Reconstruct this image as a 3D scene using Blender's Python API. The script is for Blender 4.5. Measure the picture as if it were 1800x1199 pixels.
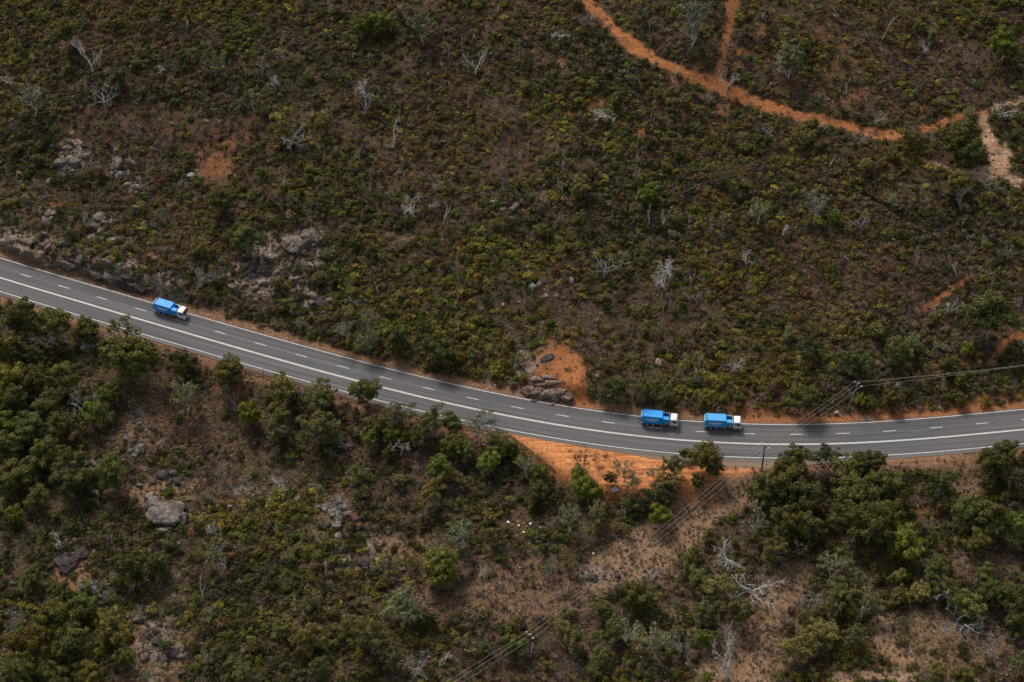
import bpy, math, random
import numpy as np
rad = math.radians
SC = bpy.context.scene
for o in list(bpy.data.objects): bpy.data.objects.remove(o)

# ------------------------------------------------------------------ camera, light, exposure
F = 3600.0; CX, CY = 900.0, 599.5
PITCH = rad(43); DIST = 540.0
cam_d = bpy.data.cameras.new("camera"); cam = bpy.data.objects.new("camera", cam_d)
SC.collection.objects.link(cam); SC.camera = cam
cam_d.sensor_width = 36; cam_d.lens = 36 * F / 1800.0; cam_d.clip_start = 1; cam_d.clip_end = 20000
CAM = np.array([0, -DIST*math.cos(PITCH), DIST*math.sin(PITCH)])
cam.location = CAM; cam.rotation_euler = (math.pi/2 - PITCH, 0, 0)
SUN_EL, SUN_AZ = 52, -28        # degrees; azimuth measured from +Y (away from the camera) towards +X
world = bpy.data.worlds.new("World"); SC.world = world; world.use_nodes = True
wn = world.node_tree.nodes; wl = world.node_tree.links
sky = wn.new("ShaderNodeTexSky"); sky.sky_type = 'NISHITA'; sky.sun_disc = False
sky.sun_elevation = rad(SUN_EL); sky.sun_rotation = rad(SUN_AZ); sky.dust_density = 3.0; sky.air_density = 1.0
wn["Background"].inputs[1].default_value = 0.095
hs = wn.new('ShaderNodeHueSaturation'); hs.inputs['Saturation'].default_value = .38; wl.new(sky.outputs[0], hs.inputs['Color']); wl.new(hs.outputs[0], wn["Background"].inputs[0])
sun_d = bpy.data.lights.new("sun", 'SUN'); sun_d.energy = 2.1; sun_d.angle = rad(16); sun_d.color = (1.0, 0.90, 0.77)
sun = bpy.data.objects.new("sun", sun_d); SC.collection.objects.link(sun)
sun.rotation_euler = (rad(90-SUN_EL), 0, rad(180-SUN_AZ)); sun.location = (0, 50, 200)
SC.view_settings.view_transform = 'Standard'; SC.view_settings.look = 'None'
SC.view_settings.exposure = 0.46; SC.view_settings.gamma = 1
SC.cycles.max_bounces = 4; SC.cycles.diffuse_bounces = 2; SC.cycles.glossy_bounces = 2

rng = np.random.default_rng(11)
random.seed(5)

# ------------------------------------------------------------------ numeric helpers
def vnoise(x, y, seed=0):
    xi = np.floor(x).astype(np.int64); yi = np.floor(y).astype(np.int64)
    fx = x - xi; fy = y - yi
    fx = fx*fx*(3-2*fx); fy = fy*fy*(3-2*fy)
    def h(a, b):
        n = (a*374761393 + b*668265263 + seed*2147483647) & 0xffffffff
        n = ((n ^ (n >> 13)) * 1274126177) & 0xffffffff
        return ((n ^ (n >> 16)) & 0xffff) / 65535.0
    return (h(xi, yi)*(1-fx) + h(xi+1, yi)*fx)*(1-fy) + (h(xi, yi+1)*(1-fx) + h(xi+1, yi+1)*fx)*fy
def fbm(x, y, sc, seed=0, oct=4):
    x = np.asarray(x, float)/sc; y = np.asarray(y, float)/sc; a = 1.0; s = 0; t = 0
    for k in range(oct):
        s = s + a*vnoise(x, y, seed+k*17); t += a; a *= .5; x = x*2.03+11.3; y = y*2.03-7.1
    return s/t*2-1
def sstep(a, b, x):
    t = np.clip((x-a)/(b-a), 0, 1); return t*t*(3-2*t)
def pix_ray(u, v):
    u = np.asarray(u, float); v = np.asarray(v, float)
    a = (u-CX)/F; b = (CY-v)/F
    return np.stack([a, math.cos(PITCH)+b*math.sin(PITCH), -math.sin(PITCH)+b*math.cos(PITCH)], -1)
def pix_plane(u, v, z=0.0):
    d = pix_ray(u, v); k = (z-CAM[2])/d[..., 2]
    return CAM + d*k[..., None]
def w2p(p):
    p = np.asarray(p, float)-CAM
    dep = p[..., 1]*math.cos(PITCH)-p[..., 2]*math.sin(PITCH)
    up = p[..., 1]*math.sin(PITCH)+p[..., 2]*math.cos(PITCH)
    return CX+F*p[..., 0]/dep, CY-F*up/dep

# ------------------------------------------------------------------ the road's line on the ground
RP = np.array([(0,487.7),(133,529),(243,560),(333,587),(433,615),(533,643),(600,662),(733,696),(867,728),(1000,750),(1100,762),(1200,773.5),(1300,779),(1400,781),(1483,780),(1600,773.5),(1700,764),(1800,755)])
rw = pix_plane(RP[:,0], RP[:,1])
pc = np.polyfit(rw[:,0]/100, rw[:,1], 5); pd = np.polyder(pc)
XL, XR = rw[0,0]-4, rw[-1,0]+4
def road_y(x):
    x = np.asarray(x, float); xc = np.clip(x, XL, XR)
    return np.polyval(pc, xc/100) + (x-xc)*np.polyval(pd, xc/100)/100
rx = np.concatenate([np.arange(-1500, -220, 20), np.arange(-220, 220, 1.0), np.arange(220, 1500, 20)])
RL = np.stack([rx, road_y(rx)], -1)
RT = np.gradient(RL, axis=0); RT /= np.linalg.norm(RT, axis=1)[:, None]
RN = np.stack([-RT[:,1], RT[:,0]], -1)
RS = np.concatenate([[0], np.cumsum(np.linalg.norm(np.diff(RL, axis=0), axis=1))])
def road_t(x, y):
    """signed distance to the double line: positive uphill"""
    x = np.asarray(x, float); y = np.asarray(y, float)
    m = np.polyval(pd, np.clip(x, XL, XR)/100)/100; q = np.sqrt(1+m*m)
    t = (y-road_y(x))/q
    return t, x - np.clip(t, -30, 30)*m/q*-1.0
def at_px_x(u):   # world x of the road point at pixel column u
    return np.interp(u, RP[:,0], rw[:,0])
def low_edge(xx):     # width of sealed shoulder below the lower edge line
    a = at_px_x(1000); b = at_px_x(1290); c = at_px_x(1500)
    return 1.3 + 2.3*sstep(a, b, xx)*(1-sstep(b+6, c, xx))

# ------------------------------------------------------------------ terrain height field
GS = 0.6
GX = np.arange(-185, 185.01, GS); GY = np.arange(-140, 165.01, GS)
MX, MY = np.meshgrid(GX, GY)          # [iy, ix]
def blur(a, n):
    for _ in range(2):
        for ax in (0, 1):
            c = np.cumsum(np.pad(a, [(n+1, n) if k == ax else (0, 0) for k in (0, 1)], mode='edge'), axis=ax)
            a = (np.take(c, range(2*n+1, c.shape[ax]), axis=ax) - np.take(c, range(0, c.shape[ax]-2*n-1), axis=ax))/(2*n+1)
    return a
def in_poly(px, py, poly):
    r = np.zeros(px.shape, bool); n = len(poly)
    for i in range(n):
        x0, y0 = poly[i]; x1, y1 = poly[(i+1) % n]
        if y0 == y1: continue
        c = ((y0 > py) != (y1 > py)) & (px < (x1-x0)*(py-y0)/(y1-y0)+x0)
        r ^= c
    return r
PULL = pix_plane(*np.array([(880,752),(1040,778),(1200,792),(1330,802),(1345,822),(1300,832),(1250,842),(1215,858),(1100,866),(1045,858),(990,832),(930,792)]).T)[:, :2]
pull_g = blur(in_poly(MX, MY, PULL).astype(float), 2)
def raw_height(x, y):
    t, xx = road_t(x, y)
    le = -(4.75+low_edge(xx))
    n1 = fbm(x, y, 60, 3, 4); n2 = fbm(x, y, 14, 9, 4); n3 = fbm(x, y, 3.0, 21, 3)
    ua = at_px_x(290); cut = 1.0 + .5*n2
    ex = 2.6*(1-sstep(ua-9, ua+9, xx)) + 1.6*sstep(at_px_x(890), at_px_x(925), xx)*(1-sstep(at_px_x(1000), at_px_x(1035), xx))
    up = sstep(9.0, 12.8, t)*cut + ex*sstep(8.8, 12.0, t)*(1-sstep(13, 48, t)) + np.clip(t-10, 0, 400)*(0.21+0.02*n1) + sstep(10, 40, t)*(n1*3.0+n2*1.1) + sstep(9, 14, t)*n3*.28
    d = -t+le
    dn = -(sstep(0.8, 8, d)*(2.6+.7*n2)) - np.clip(d-3, 0, 400)*0.10 + sstep(5, 35, d)*(n1*2.2+n2*1.0) + sstep(1, 6, d)*n3*.25
    h = np.where(t > 0, up, dn)
    return np.clip(h, -60, 90)
HG = raw_height(MX, MY)
HG = HG*(1-pull_g) + (-0.04 + 0.05*fbm(MX, MY, 4, 5))*pull_g
tg, xg = road_t(MX, MY)
on = (tg > -(4.75+low_edge(xg))-.9) & (tg < 8.1)
HG[on] = np.minimum(HG[on], -0.06)
def H(x, y):
    x = np.asarray(x, float); y = np.asarray(y, float)
    i = np.clip((x-GX[0])/GS, 0, len(GX)-1.001); j = np.clip((y-GY[0])/GS, 0, len(GY)-1.001)
    i0 = i.astype(int); j0 = j.astype(int); fi = i-i0; fj = j-j0
    return (HG[j0, i0]*(1-fi)+HG[j0, i0+1]*fi)*(1-fj)+(HG[j0+1, i0]*(1-fi)+HG[j0+1, i0+1]*fi)*fj
def P(u, v, dz=0.0):
    """point of the ground seen at photo pixel (u, v)"""
    u = np.asarray(u, float); v = np.asarray(v, float); z = np.zeros(u.shape)
    for _ in range(24):
        p = pix_plane(u, v, z); z = z*.4 + (H(p[..., 0], p[..., 1])+dz)*.6
    p[..., 2] = H(p[..., 0], p[..., 1])
    return p
GU, GV = w2p(np.stack([MX, MY, HG], -1))     # where each piece of ground lies in the photograph, to read its cover off it

# ------------------------------------------------------------------ ground cover maps (fixed to the ground)
edge_n = fbm(MX, MY, 6, 31, 4); edge_f = fbm(MX, MY, 2.2, 37, 3)
def blob(u, v, ru, rv, soft=.45, rough=.35):
    c = P(u, v); sx = 6.8; sy = 4.9
    d = np.hypot((MX-c[0])/(ru/sx), (MY-c[1])/(rv/sy)) + rough*edge_n + .2*edge_f
    return 1-sstep(1-soft, 1+soft*.6, d)
def trail(pts, w, rough=.25, soft=.5):
    pts = np.array(pts, float); q = P(pts[:, 0], pts[:, 1])[:, :2]
    w = np.full(len(pts), w, float) if np.isscalar(w) else np.array(w, float)
    best = np.full(MX.shape, -9.)
    for a, b, wa, wb in zip(q[:-1], q[1:], w[:-1], w[1:]):
        ab = b-a; L = ab@ab
        k = np.clip(((MX-a[0])*ab[0]+(MY-a[1])*ab[1])/L, 0, 1)
        d = np.hypot(MX-a[0]-k*ab[0], MY-a[1]-k*ab[1]); ww = wa+(wb-wa)*k
        best = np.maximum(best, 1-d/ww)
    return sstep(-soft, soft*.35, best + rough*(edge_n*.6+edge_f*.6))
TRACK = trail([(1010,-30),(1035,5),(1060,35),(1100,72),(1150,106),(1200,127),(1250,147),(1290,163),(1340,183),(1400,201),(1450,212),(1500,224),(1545,238),(1590,240),(1630,225),(1680,207),(1710,197),(1735,196)],
              [2.0,1.9,1.9,1.9,1.7,1.8,2.2,2.2,2.0,1.8,1.8,1.9,2.0,1.7,1.2,1.0,.8,.7], .55)
TR2 = trail([(1292,-20),(1285,25),(1274,70),(1270,100),(1262,140)], [1.7,1.6,1.3,1.0,1.2], .6)
PALE = trail([(1830,160),(1790,177),(1740,192),(1722,213),(1740,245),(1757,268),(1752,296),(1722,304)], [.8,.8,.8,1.0,1.6,2.9,3.4,2.6], .7)
PALE = np.maximum(PALE, .8*trail([(1722,304),(1690,302),(1650,291),(1615,278)], [1.8,1.1,.9,.5], .5))
PALE = np.maximum(PALE, trail([(1775,318),(1840,328)], 1.6, .4))
orange = np.maximum.reduce([TRACK*(.82+.2*edge_f), blob(1330,150,420,170,.6)*np.clip(.12+.75*edge_n+.3*edge_f, 0, .6), .52*blob(372,290,44,38,.6,.6), .4*blob(405,255,40,16,.5,.6), .4*blob(345,280,16,30), .55*TR2,
    .75*trail([(1705,485),(1660,520),(1618,548)], .8, .6), .85*trail([(1830,575),(1770,600),(1742,640)], 1.0, .5),
    .8*blob(985,112,9,15), .75*blob(1015,77,14,7), .8*blob(1048,178,16,13), .7*blob(1000,203,22,6), .6*blob(935,200,20,6), .8*blob(1125,232,13,9), .5*blob(1170,155,10,12),
    .6*blob(1060,125,12,10), .7*blob(1340,52,18,12), .55*blob(1440,150,10,8), .6*blob(1480,180,12,9), .6*blob(1620,190,10,8), .6*blob(1490,20,18,12), .5*blob(1550,60,12,10),
    .82*blob(978,648,62,56), .9*blob(1018,672,16,40), .95*trail([(1015,655),(1018,690),(1030,722)], 2.2, .3), .35*blob(400,250,60,25), .55*blob(100,358,38,12), .5*blob(150,330,20,10),
    .5*blob(470,445,35,16), .5*blob(560,440,25,14), .75*trail([(262,448),(300,466)], .6, .4), .45*blob(555,425,10,8),
    .6*blob(1640,650,14,14), .5*blob(1560,668,14,10), .7*blob(1695,640,22,8), .35*blob(1350,410,20,16), .35*blob(620,400,26,12),
    .7*blob(1210,870,14,14), .6*blob(1090,850,40,12), .55*blob(1190,860,30,10), .45*blob(1245,880,40,14), .4*blob(1620,900,30,12), .3*blob(100,560,60,12), .3*blob(410,690,50,14), .35*blob(440,650,30,8),
    .85*blob(646,955,9,6), .8*blob(661,963,6,5), .8*blob(706,968,7,5), .45*blob(125,1005,36,26), .4*blob(400,1000,16,10)])
ver_u = sstep(7.0, 7.6, tg)*(1-sstep(9.6, 11.4, tg+edge_n*1.2))
xr = at_px_x(1480); xl3 = at_px_x(920)
vor = ver_u*(.22+.35*sstep(xr-12, xr+20, xg)+.12*edge_n)
vwide = sstep(7, 8, tg)*(1-sstep(10.5, 13.5, tg+edge_n*1.5))*sstep(at_px_x(1230), at_px_x(1300), xg)*.7
ver_l = sstep(0, .4, -tg-4.75-low_edge(xg))*(1-sstep(1.5, 5.5, -tg-4.75-low_edge(xg)+edge_n))
orange = np.maximum.reduce([orange, vor, vwide, ver_l*.28])
orange = np.maximum(orange*.85, pull_g*(1.15+.05*edge_f))
sandy = np.maximum.reduce([PALE, (tg < 0)*(.05+.36*edge_n+.2*fbm(MX, MY, 22, 91, 2)), .85*trail([(1330,835),(1240,890),(1150,960),(1060,1010)], [5,5,6,5], .5), .85*trail([(1400,1005),(1360,1060),(1310,1110),(1290,1190)], [3,4,6,7], .4),
    .45*blob(1370,1130,90,60), .45*blob(1620,1130,150,55), .8*trail([(1470,1190),(1530,1187),(1600,1189)], 1.3, .3), .7*trail([(1545,1090),(1560,1140),(1600,1160)], [1.5,2,2], .4),
    .7*blob(1630,812,110,15), .5*blob(1690,845,40,26), .35*blob(1760,1010,60,40), .55*blob(290,868,80,26), .4*blob(340,900,26,24), .6*blob(130,1000,34,30), .55*blob(275,1140,52,55), .4*blob(700,965,70,28),
    .35*blob(880,1040,150,60), .35*blob(250,760,36,80), .3*blob(240,590,50,20), .4*blob(1150,1000,80,26), .3*blob(1200,1060,40,60), .25*blob(440,860,120,30), .3*blob(130,590,60,26),
    .35*blob(60,350,60,16), .2*blob(500,470,80,60), .22*blob(110,110,110,60), .18*blob(60,20,90,30), .25*blob(460,30,60,30), .45*blob(935,345,40,18), .5*blob(700,420,60,12), .6*ver_u, .5*ver_l, .3*blob(1350,700,120,26), .25*blob(1500,560,200,60)])
sandy = np.clip(sandy*np.where(tg < -8, 1.25, 1.0), 0, 1)
bare = np.clip(np.maximum.reduce([.95*blob(912,925,42,26,.5,.5), .8*blob(590,905,30,34,.5,.5), .95*blob(375,290,46,40,.5,.5), .6*blob(405,255,40,16,.5,.6), blob(978,648,60,52,.4), TRACK*.97, TR2*.95, PALE*1.15, orange*1.15-.1, (sandy-.18)*1.35, pull_g*3, sstep(6.5, 7.2, tg)*(1-sstep(8.6, 10.2, tg+edge_n*.8)), (ver_l > .3)*.8]), 0, 1)
bare[on] = 1
rocky = np.clip(np.maximum.reduce([blob(470,470,90,60), blob(540,430,55,35), blob(555,525,40,30), blob(130,275,40,40), blob(210,290,30,30), .9*blob(240,325,20,20), .8*blob(345,305,8,20), .8*blob(185,400,50,40),
    .55*blob(950,672,40,16), .7*blob(590,905,26,34), .7*blob(640,980,90,30), .6*blob(930,640,40,30), .6*blob(240,760,34,60), .7*blob(280,1130,40,40), .6*blob(1060,1010,60,20), .5*blob(880,360,40,14), .5*blob(940,490,50,30),
    sstep(9, 10.5, tg)*(1-sstep(14, 18, tg+edge_n*2))*(1-sstep(at_px_x(290), at_px_x(310), xg)), .8*blob(420,860,60,12), .6*blob(520,870,60,16)]), 0, 1)
lower = (tg < 0).astype(float)
green = np.clip(.5+.55*fbm(MX, MY, 28, 77, 3)+.25*fbm(MX, MY, 7, 78, 2), 0, 1)
green = np.clip(green + .6*blob(500,960,110,75) + .45*blob(380,930,40,40) + .35*blob(250,270,60,40) + .3*blob(50,280,60,60) + .3*blob(700,500,200,110) + .25*blob(560,330,120,60) - .5*blob(870,1040,150,65) - .25*blob(1500,560,260,110)
     - .2*blob(100,110,140,70) - .3*blob(700,820,150,50) - .3*blob(960,520,110,60) - .25*blob(330,440,80,50), 0, 1)
def G(a, x, y):
    i = np.clip(np.round((np.asarray(x)-GX[0])/GS).astype(int), 0, len(GX)-1); j = np.clip(np.round((np.asarray(y)-GY[0])/GS).astype(int), 0, len(GY)-1)
    return a[j, i]

# ------------------------------------------------------------------ object helpers
COL = SC.collection
def tag(o, label=None, cat=None, group=None, kind=None):
    if label: o["label"] = label
    if cat: o["category"] = cat
    if group: o["group"] = group
    if kind: o["kind"] = kind
    return o
def np_mesh(name, verts, quads=None, tris=None, mat=None, smooth=False):
    me = bpy.data.meshes.new(name)
    verts = np.asarray(verts, np.float32)
    lv = []; ls = []; tot = 0
    if quads is not None and len(quads):
        q = np.asarray(quads, np.int32); lv.append(q.ravel()); ls.append(np.arange(len(q))*4); tot += q.size
    if tris is not None and len(tris):
        q = np.asarray(tris, np.int32); lv.append(q.ravel()); ls.append(np.arange(len(q))*3+tot); tot += q.size
    me.vertices.add(len(verts)); me.vertices.foreach_set("co", verts.ravel())
    lv = np.concatenate(lv).astype(np.int32); ls = np.concatenate(ls).astype(np.int32)
    me.loops.add(len(lv)); me.loops.foreach_set("vertex_index", lv)
    me.polygons.add(len(ls)); me.polygons.foreach_set("loop_start", ls)
    me.update(calc_edges=True)
    if smooth: me.polygons.foreach_set("use_smooth", np.ones(len(ls), bool))
    if mat: me.materials.append(mat)
    me.validate(); return me
def new_obj(name, me, parent=None, loc=(0,0,0), rz=0.0, scale=None):
    o = bpy.data.objects.new(name, me); COL.objects.link(o); o.location = tuple(float(a) for a in loc); o.rotation_euler = (0, 0, float(rz))
    if scale is not None: o.scale = scale if hasattr(scale, '__len__') else (scale,)*3
    if parent: o.parent = parent
    return o
class MB:
    def __init__(s): s.v = []; s.f = []
    def add(s, v, f):
        n = len(s.v); s.v += [tuple(map(float, a)) for a in v]; s.f += [tuple(int(i)+n for i in g) for g in f]
    def box(s, a, b, top=None):
        (x0,y0,z0),(x1,y1,z1) = a, b
        s.add([(x0,y0,z0),(x1,y0,z0),(x1,y1,z0),(x0,y1,z0),(x0,y0,z1),(x1,y0,z1),(x1,y1,z1),(x0,y1,z1)], [(0,3,2,1),(4,5,6,7),(0,1,5,4),(1,2,6,5),(2,3,7,6),(3,0,4,7)])
    def prism(s, prof, y0, y1):     # profile in x,z (counter-clockwise seen from -y)
        n = len(prof)
        s.add([(x, y0, z) for x, z in prof]+[(x, y1, z) for x, z in prof], [tuple(range(n)), tuple(range(2*n-1, n-1, -1))]+[((i+1) % n, i, n+i, n+(i+1) % n) for i in range(n)])
    def cyl(s, c, r, h, axis='y', n=16, r2=None):
        r2 = r if r2 is None else r2; v = []
        for k, rr in ((-.5, r), (.5, r2)):
            for i in range(n):
                a = 2*math.pi*i/n; p, q = rr*math.cos(a), rr*math.sin(a); d = k*h
                v.append({'y': (c[0]+p, c[1]+d, c[2]+q), 'x': (c[0]+d, c[1]+p, c[2]+q), 'z': (c[0]+p, c[1]+q, c[2]+d)}[axis])
        s.add(v, [tuple(range(n))[::-1], tuple(range(n, 2*n))]+[(i, (i+1) % n, n+(i+1) % n, n+i) for i in range(n)])
    def tube(s, pts, rads, n=5):
        pts = np.asarray(pts, float); k = len(pts); t = np.gradient(pts, axis=0); v = []
        for p, d, r in zip(pts, t, rads):
            d = d/(np.linalg.norm(d)+1e-9); a = np.cross(d, (0, 0, 1) if abs(d[2]) < .9 else (1, 0, 0)); a /= np.linalg.norm(a); b = np.cross(d, a)
            for i in range(n):
                w = 2*math.pi*i/n; v.append(p+r*(math.cos(w)*a+math.sin(w)*b))
        f = [(j*n+i, j*n+(i+1) % n, (j+1)*n+(i+1) % n, (j+1)*n+i) for j in range(k-1) for i in range(n)]
        f += [tuple(range(n))[::-1], tuple(range((k-1)*n, k*n))]
        s.add(v, f)
    def mesh(s, name, mat, smooth=False, bevel=0):
        me = bpy.data.meshes.new(name); me.from_pydata(s.v, [], s.f); me.update()
        if smooth:
            for p in me.polygons: p.use_smooth = True
        if mat: me.materials.append(mat)
        return me
    def build(s, name, mat, parent=None, bevel=0, smooth=False, loc=(0,0,0)):
        o = new_obj(name, s.mesh(name, mat, smooth), parent, loc)
        if bevel:
            m = o.modifiers.new("bevel", 'BEVEL'); m.width = bevel; m.segments = 2; m.limit_method = 'ANGLE'
        return o

# ------------------------------------------------------------------ materials
def mat_new(name):
    m = bpy.data.materials.new(name); m.use_nodes = True; nt = m.node_tree; return m, nt, nt.nodes, nt.links, nt.nodes["Principled BSDF"]
def N(nt, t, **k):
    n = nt.nodes.new(t)
    for a, b in k.items(): setattr(n, a, b)
    return n
def noise(nt, scale, detail=4, rough=.6, vec=None, dist=0):
    n = N(nt, "ShaderNodeTexNoise"); n.inputs["Scale"].default_value = scale; n.inputs["Detail"].default_value = detail; n.inputs["Roughness"].default_value = rough; n.inputs["Distortion"].default_value = dist
    if vec is not None: nt.links.new(vec, n.inputs["Vector"])
    return n.outputs[0]
def ramp(nt, fac, stops):
    r = N(nt, "ShaderNodeValToRGB"); e = r.color_ramp.elements
    while len(e) < len(stops): e.new(0.5)
    for i, (p, c) in enumerate(stops): e[i].position = p; e[i].color = (*c, 1) if len(c) == 3 else c
    nt.links.new(fac, r.inputs[0]); return r.outputs[0]
def mix(nt, fac, a, b, mode='MIX'):
    m = N(nt, "ShaderNodeMix", data_type='RGBA', blend_type=mode)
    for s, x in ((m.inputs[0], fac), (m.inputs[6], a), (m.inputs[7], b)):
        if hasattr(x, 'links'): nt.links.new(x, s)
        else: s.default_value = x if not isinstance(x, tuple) else ((*x, 1) if len(x) == 3 else x)
    return m.outputs[2]
def math_(nt, op, a, b=None):
    m = N(nt, "ShaderNodeMath", operation=op)
    for s, x in zip(m.inputs, (a, b)):
        if x is None: continue
        if hasattr(x, 'links'): nt.links.new(x, s)
        else: s.default_value = x
    return m.outputs[0]
def bump(nt, h, strength, dist, bsdf):
    b = N(nt, "ShaderNodeBump"); b.inputs["Strength"].default_value = strength; b.inputs["Distance"].default_value = dist
    nt.links.new(h, b.inputs["Height"]); nt.links.new(b.outputs[0], bsdf.inputs["Normal"])
def simple(name, col, rough=.6, metal=0, var=.0, scale=2.0, spec=.5):
    m, nt, ns, ls, b = mat_new(name); b.inputs["Roughness"].default_value = rough; b.inputs["Metallic"].default_value = metal; b.inputs["Specular IOR Level"].default_value = spec
    if var:
        tc = N(nt, "ShaderNodeTexCoord").outputs["Object"]; n = noise(nt, scale, 5, .65, tc)
        c = mix(nt, ramp(nt, n, [(.3, (1-var,)*3), (.7, (1+var*.6,)*3)]), (0, 0, 0), (*col,)); c = mix(nt, 1.0, tuple(col), ramp(nt, n, [(.3, (1-var,)*3), (.7, (1.0,)*3)]), 'MULTIPLY')
        ls.new(c, b.inputs["Base Color"])
    else: b.inputs["Base Color"].default_value = (*col, 1)
    return m
# ground: litter, orange dirt, pale sand
m, nt, ns, ls, b = mat_new("bush_ground"); M_GROUND = m
pos = N(nt, "ShaderNodeNewGeometry").outputs["Position"]
att = N(nt, "ShaderNodeAttribute", attribute_name="cover"); sep = N(nt, "ShaderNodeSeparateColor"); ls.new(att.outputs[0], sep.inputs[0])
nf = noise(nt, 1.3, 6, .7, pos); nm = noise(nt, .18, 4, .6, pos); ng = noise(nt, 4.0, 5, .75, pos)
lit = ramp(nt, nf, [(.28, (.026,.013,.008)), (.5, (.080,.038,.022)), (.72, (.165,.088,.052))])
lit = mix(nt, ramp(nt, nm, [(.4, (0,)*3), (.65, (.7,)*3)]), lit, ramp(nt, nf, [(.3, (.038,.026,.022)), (.7, (.145,.10,.08))]))
orr = ramp(nt, nf, [(.25, (.175,.064,.024)), (.5, (.335,.128,.048)), (.75, (.48,.21,.09))])
san = ramp(nt, nf, [(.25, (.125,.070,.043)), (.5, (.250,.150,.094)), (.75, (.44,.29,.185))])
def msk(ch, k=.55):
    v = math_(nt, 'ADD', sep.outputs[ch], math_(nt, 'MULTIPLY', math_(nt, 'SUBTRACT', nf, .5), k)); v = math_(nt, 'ADD', v, math_(nt, 'MULTIPLY', math_(nt, 'SUBTRACT', nm, .5), .3))
    return ramp(nt, v, [(.12, (0,)*3), (.8, (1,)*3)])
c = mix(nt, msk(1), lit, san); c = mix(nt, msk(0, .4), c, orr)
c = mix(nt, ramp(nt, ng, [(.55, (0,)*3), (.72, (.55,)*3)]), c, (.035,.024,.02))
grs = ramp(nt, ng, [(.3, (.03,.032,.012)), (.7, (.11,.105,.045))]); c = mix(nt, math_(nt, 'MULTIPLY', sep.outputs[2], .75), c, grs)
mp = N(nt, "ShaderNodeMapping"); mp.inputs["Scale"].default_value = (.10, 1.1, 1); mp.inputs["Rotation"].default_value = (0, 0, .13); ls.new(pos, mp.inputs[0]); ty = noise(nt, 1.0, 4, .6, mp.outputs[0], .4)
c = mix(nt, math_(nt, 'MULTIPLY', att.outputs['Alpha'], .9), c, mix(nt, 1.0, c, ramp(nt, ty, [(.35, (.62,.58,.55)), (.5, (1,)*3), (.62, (1.3, 1.35, 1.4))]), 'MULTIPLY'))
sta = N(nt, "ShaderNodeAttribute", attribute_name="stone").outputs["Fac"]
nk = noise(nt, .55, 7, .72, pos, 1.2); rk = ramp(nt, nk, [(.34, (.045,.035,.032)), (.48, (.15,.115,.095)), (.56, (.26,.20,.165)), (.68, (.42,.34,.28))])
c = mix(nt, ramp(nt, math_(nt, 'ADD', math_(nt, 'MULTIPLY', sta, .9), math_(nt, 'MULTIPLY', math_(nt, 'SUBTRACT', nm, .5), 1.2)), [(.42, (0,)*3), (.66, (1,)*3)]), c, rk)
c = mix(nt, math_(nt, 'MULTIPLY', att.outputs['Alpha'], .8), c, mix(nt, 1.0, c, (1.75, 1.85, 1.9), 'MULTIPLY')); ls.new(c, b.inputs["Base Color"]); b.inputs["Roughness"].default_value = 1; b.inputs["Specular IOR Level"].default_value = .1
bump(nt, noise(nt, .9, 8, .75, pos), 1.0, .5, b)
# foliage: colour comes from each plant's own tint
def leafmat(name, sp=.5):
    m, nt, ns, ls, b = mat_new(name)
    a = N(nt, "ShaderNodeAttribute", attribute_type='INSTANCER', attribute_name="tint")
    g = N(nt, "ShaderNodeNewGeometry"); r = g.outputs["Random Per Island"]
    c = mix(nt, 1.0, a.outputs[0], ramp(nt, r, [(0, (1-sp*1.0, 1-sp*1.05, 1-sp*.9)), (.55, (1,)*3), (1, (1+sp*1.2, 1+sp*1.1, 1+sp*.8))]), 'MULTIPLY')
    n_ = noise(nt, .75, 2, .5, N(nt, "ShaderNodeTexCoord").outputs["Object"])
    c = mix(nt, 1.0, c, ramp(nt, n_, [(.32, (.60, .60, .58)), (.5, (1, 1, 1)), (.68, (1.42, 1.38, 1.1))]), 'MULTIPLY')
    ls.new(c, b.inputs["Base Color"]); b.inputs["Roughness"].default_value = .7; b.inputs["Specular IOR Level"].default_value = .12
    return m
M_LEAF = leafmat("foliage"); M_TUFT = leafmat("dry_blades", .6)
def rockmat(name, c0, c1, c2, sc=.8):
    m, nt, ns, ls, b = mat_new(name)
    gg = N(nt, "ShaderNodeNewGeometry"); p = gg.outputs["Position"]; n = noise(nt, sc, 8, .7, p, .6); n2 = noise(nt, sc*.35, 3, .5, p); n3 = noise(nt, sc*5, 4, .7, p)
    c = ramp(nt, n, [(.3, c0), (.5, c1), (.68, c2)]); c = mix(nt, ramp(nt, n2, [(.45, (0,)*3), (.62, (.6,)*3)]), c, (.05,.045,.045))
    c = mix(nt, ramp(nt, n3, [(.3, (.6,)*3), (.6, (0,)*3)]), c, (.06,.045,.035))
    ls.new(c, b.inputs["Base Color"]); b.inputs["Roughness"].default_value = .95; b.inputs["Specular IOR Level"].default_value = .2
    bump(nt, noise(nt, sc*3, 8, .75, p, .5), 1.0, .35, b); return m
M_ROCK = rockmat("granite", (.06,.05,.045), (.20,.16,.13), (.42,.34,.27), 1.0)
M_ROCKP = rockmat("pale_granite", (.09,.08,.08), (.24,.21,.20), (.48,.42,.36))
M_ROCKR = rockmat("rusty_rock", (.09,.06,.05), (.29,.20,.145), (.60,.46,.35), 1.1)
M_ROCKD = rockmat("dark_rock", (.02,.018,.02), (.06,.05,.05), (.16,.125,.10))
M_BARK = simple("bark", (.10,.075,.058), .95, var=.5, scale=3, spec=.1)
M_PALE = simple("pale_bark", (.60,.57,.53), .9, var=.35, scale=1.3, spec=.1)
M_GREYB = simple("grey_bark", (.33,.31,.30), .95, var=.4, scale=1.3, spec=.1)
M_TWIG = simple("dry_twigs", (.19,.165,.165), .95, var=.4, scale=1.3, spec=.1)
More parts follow.
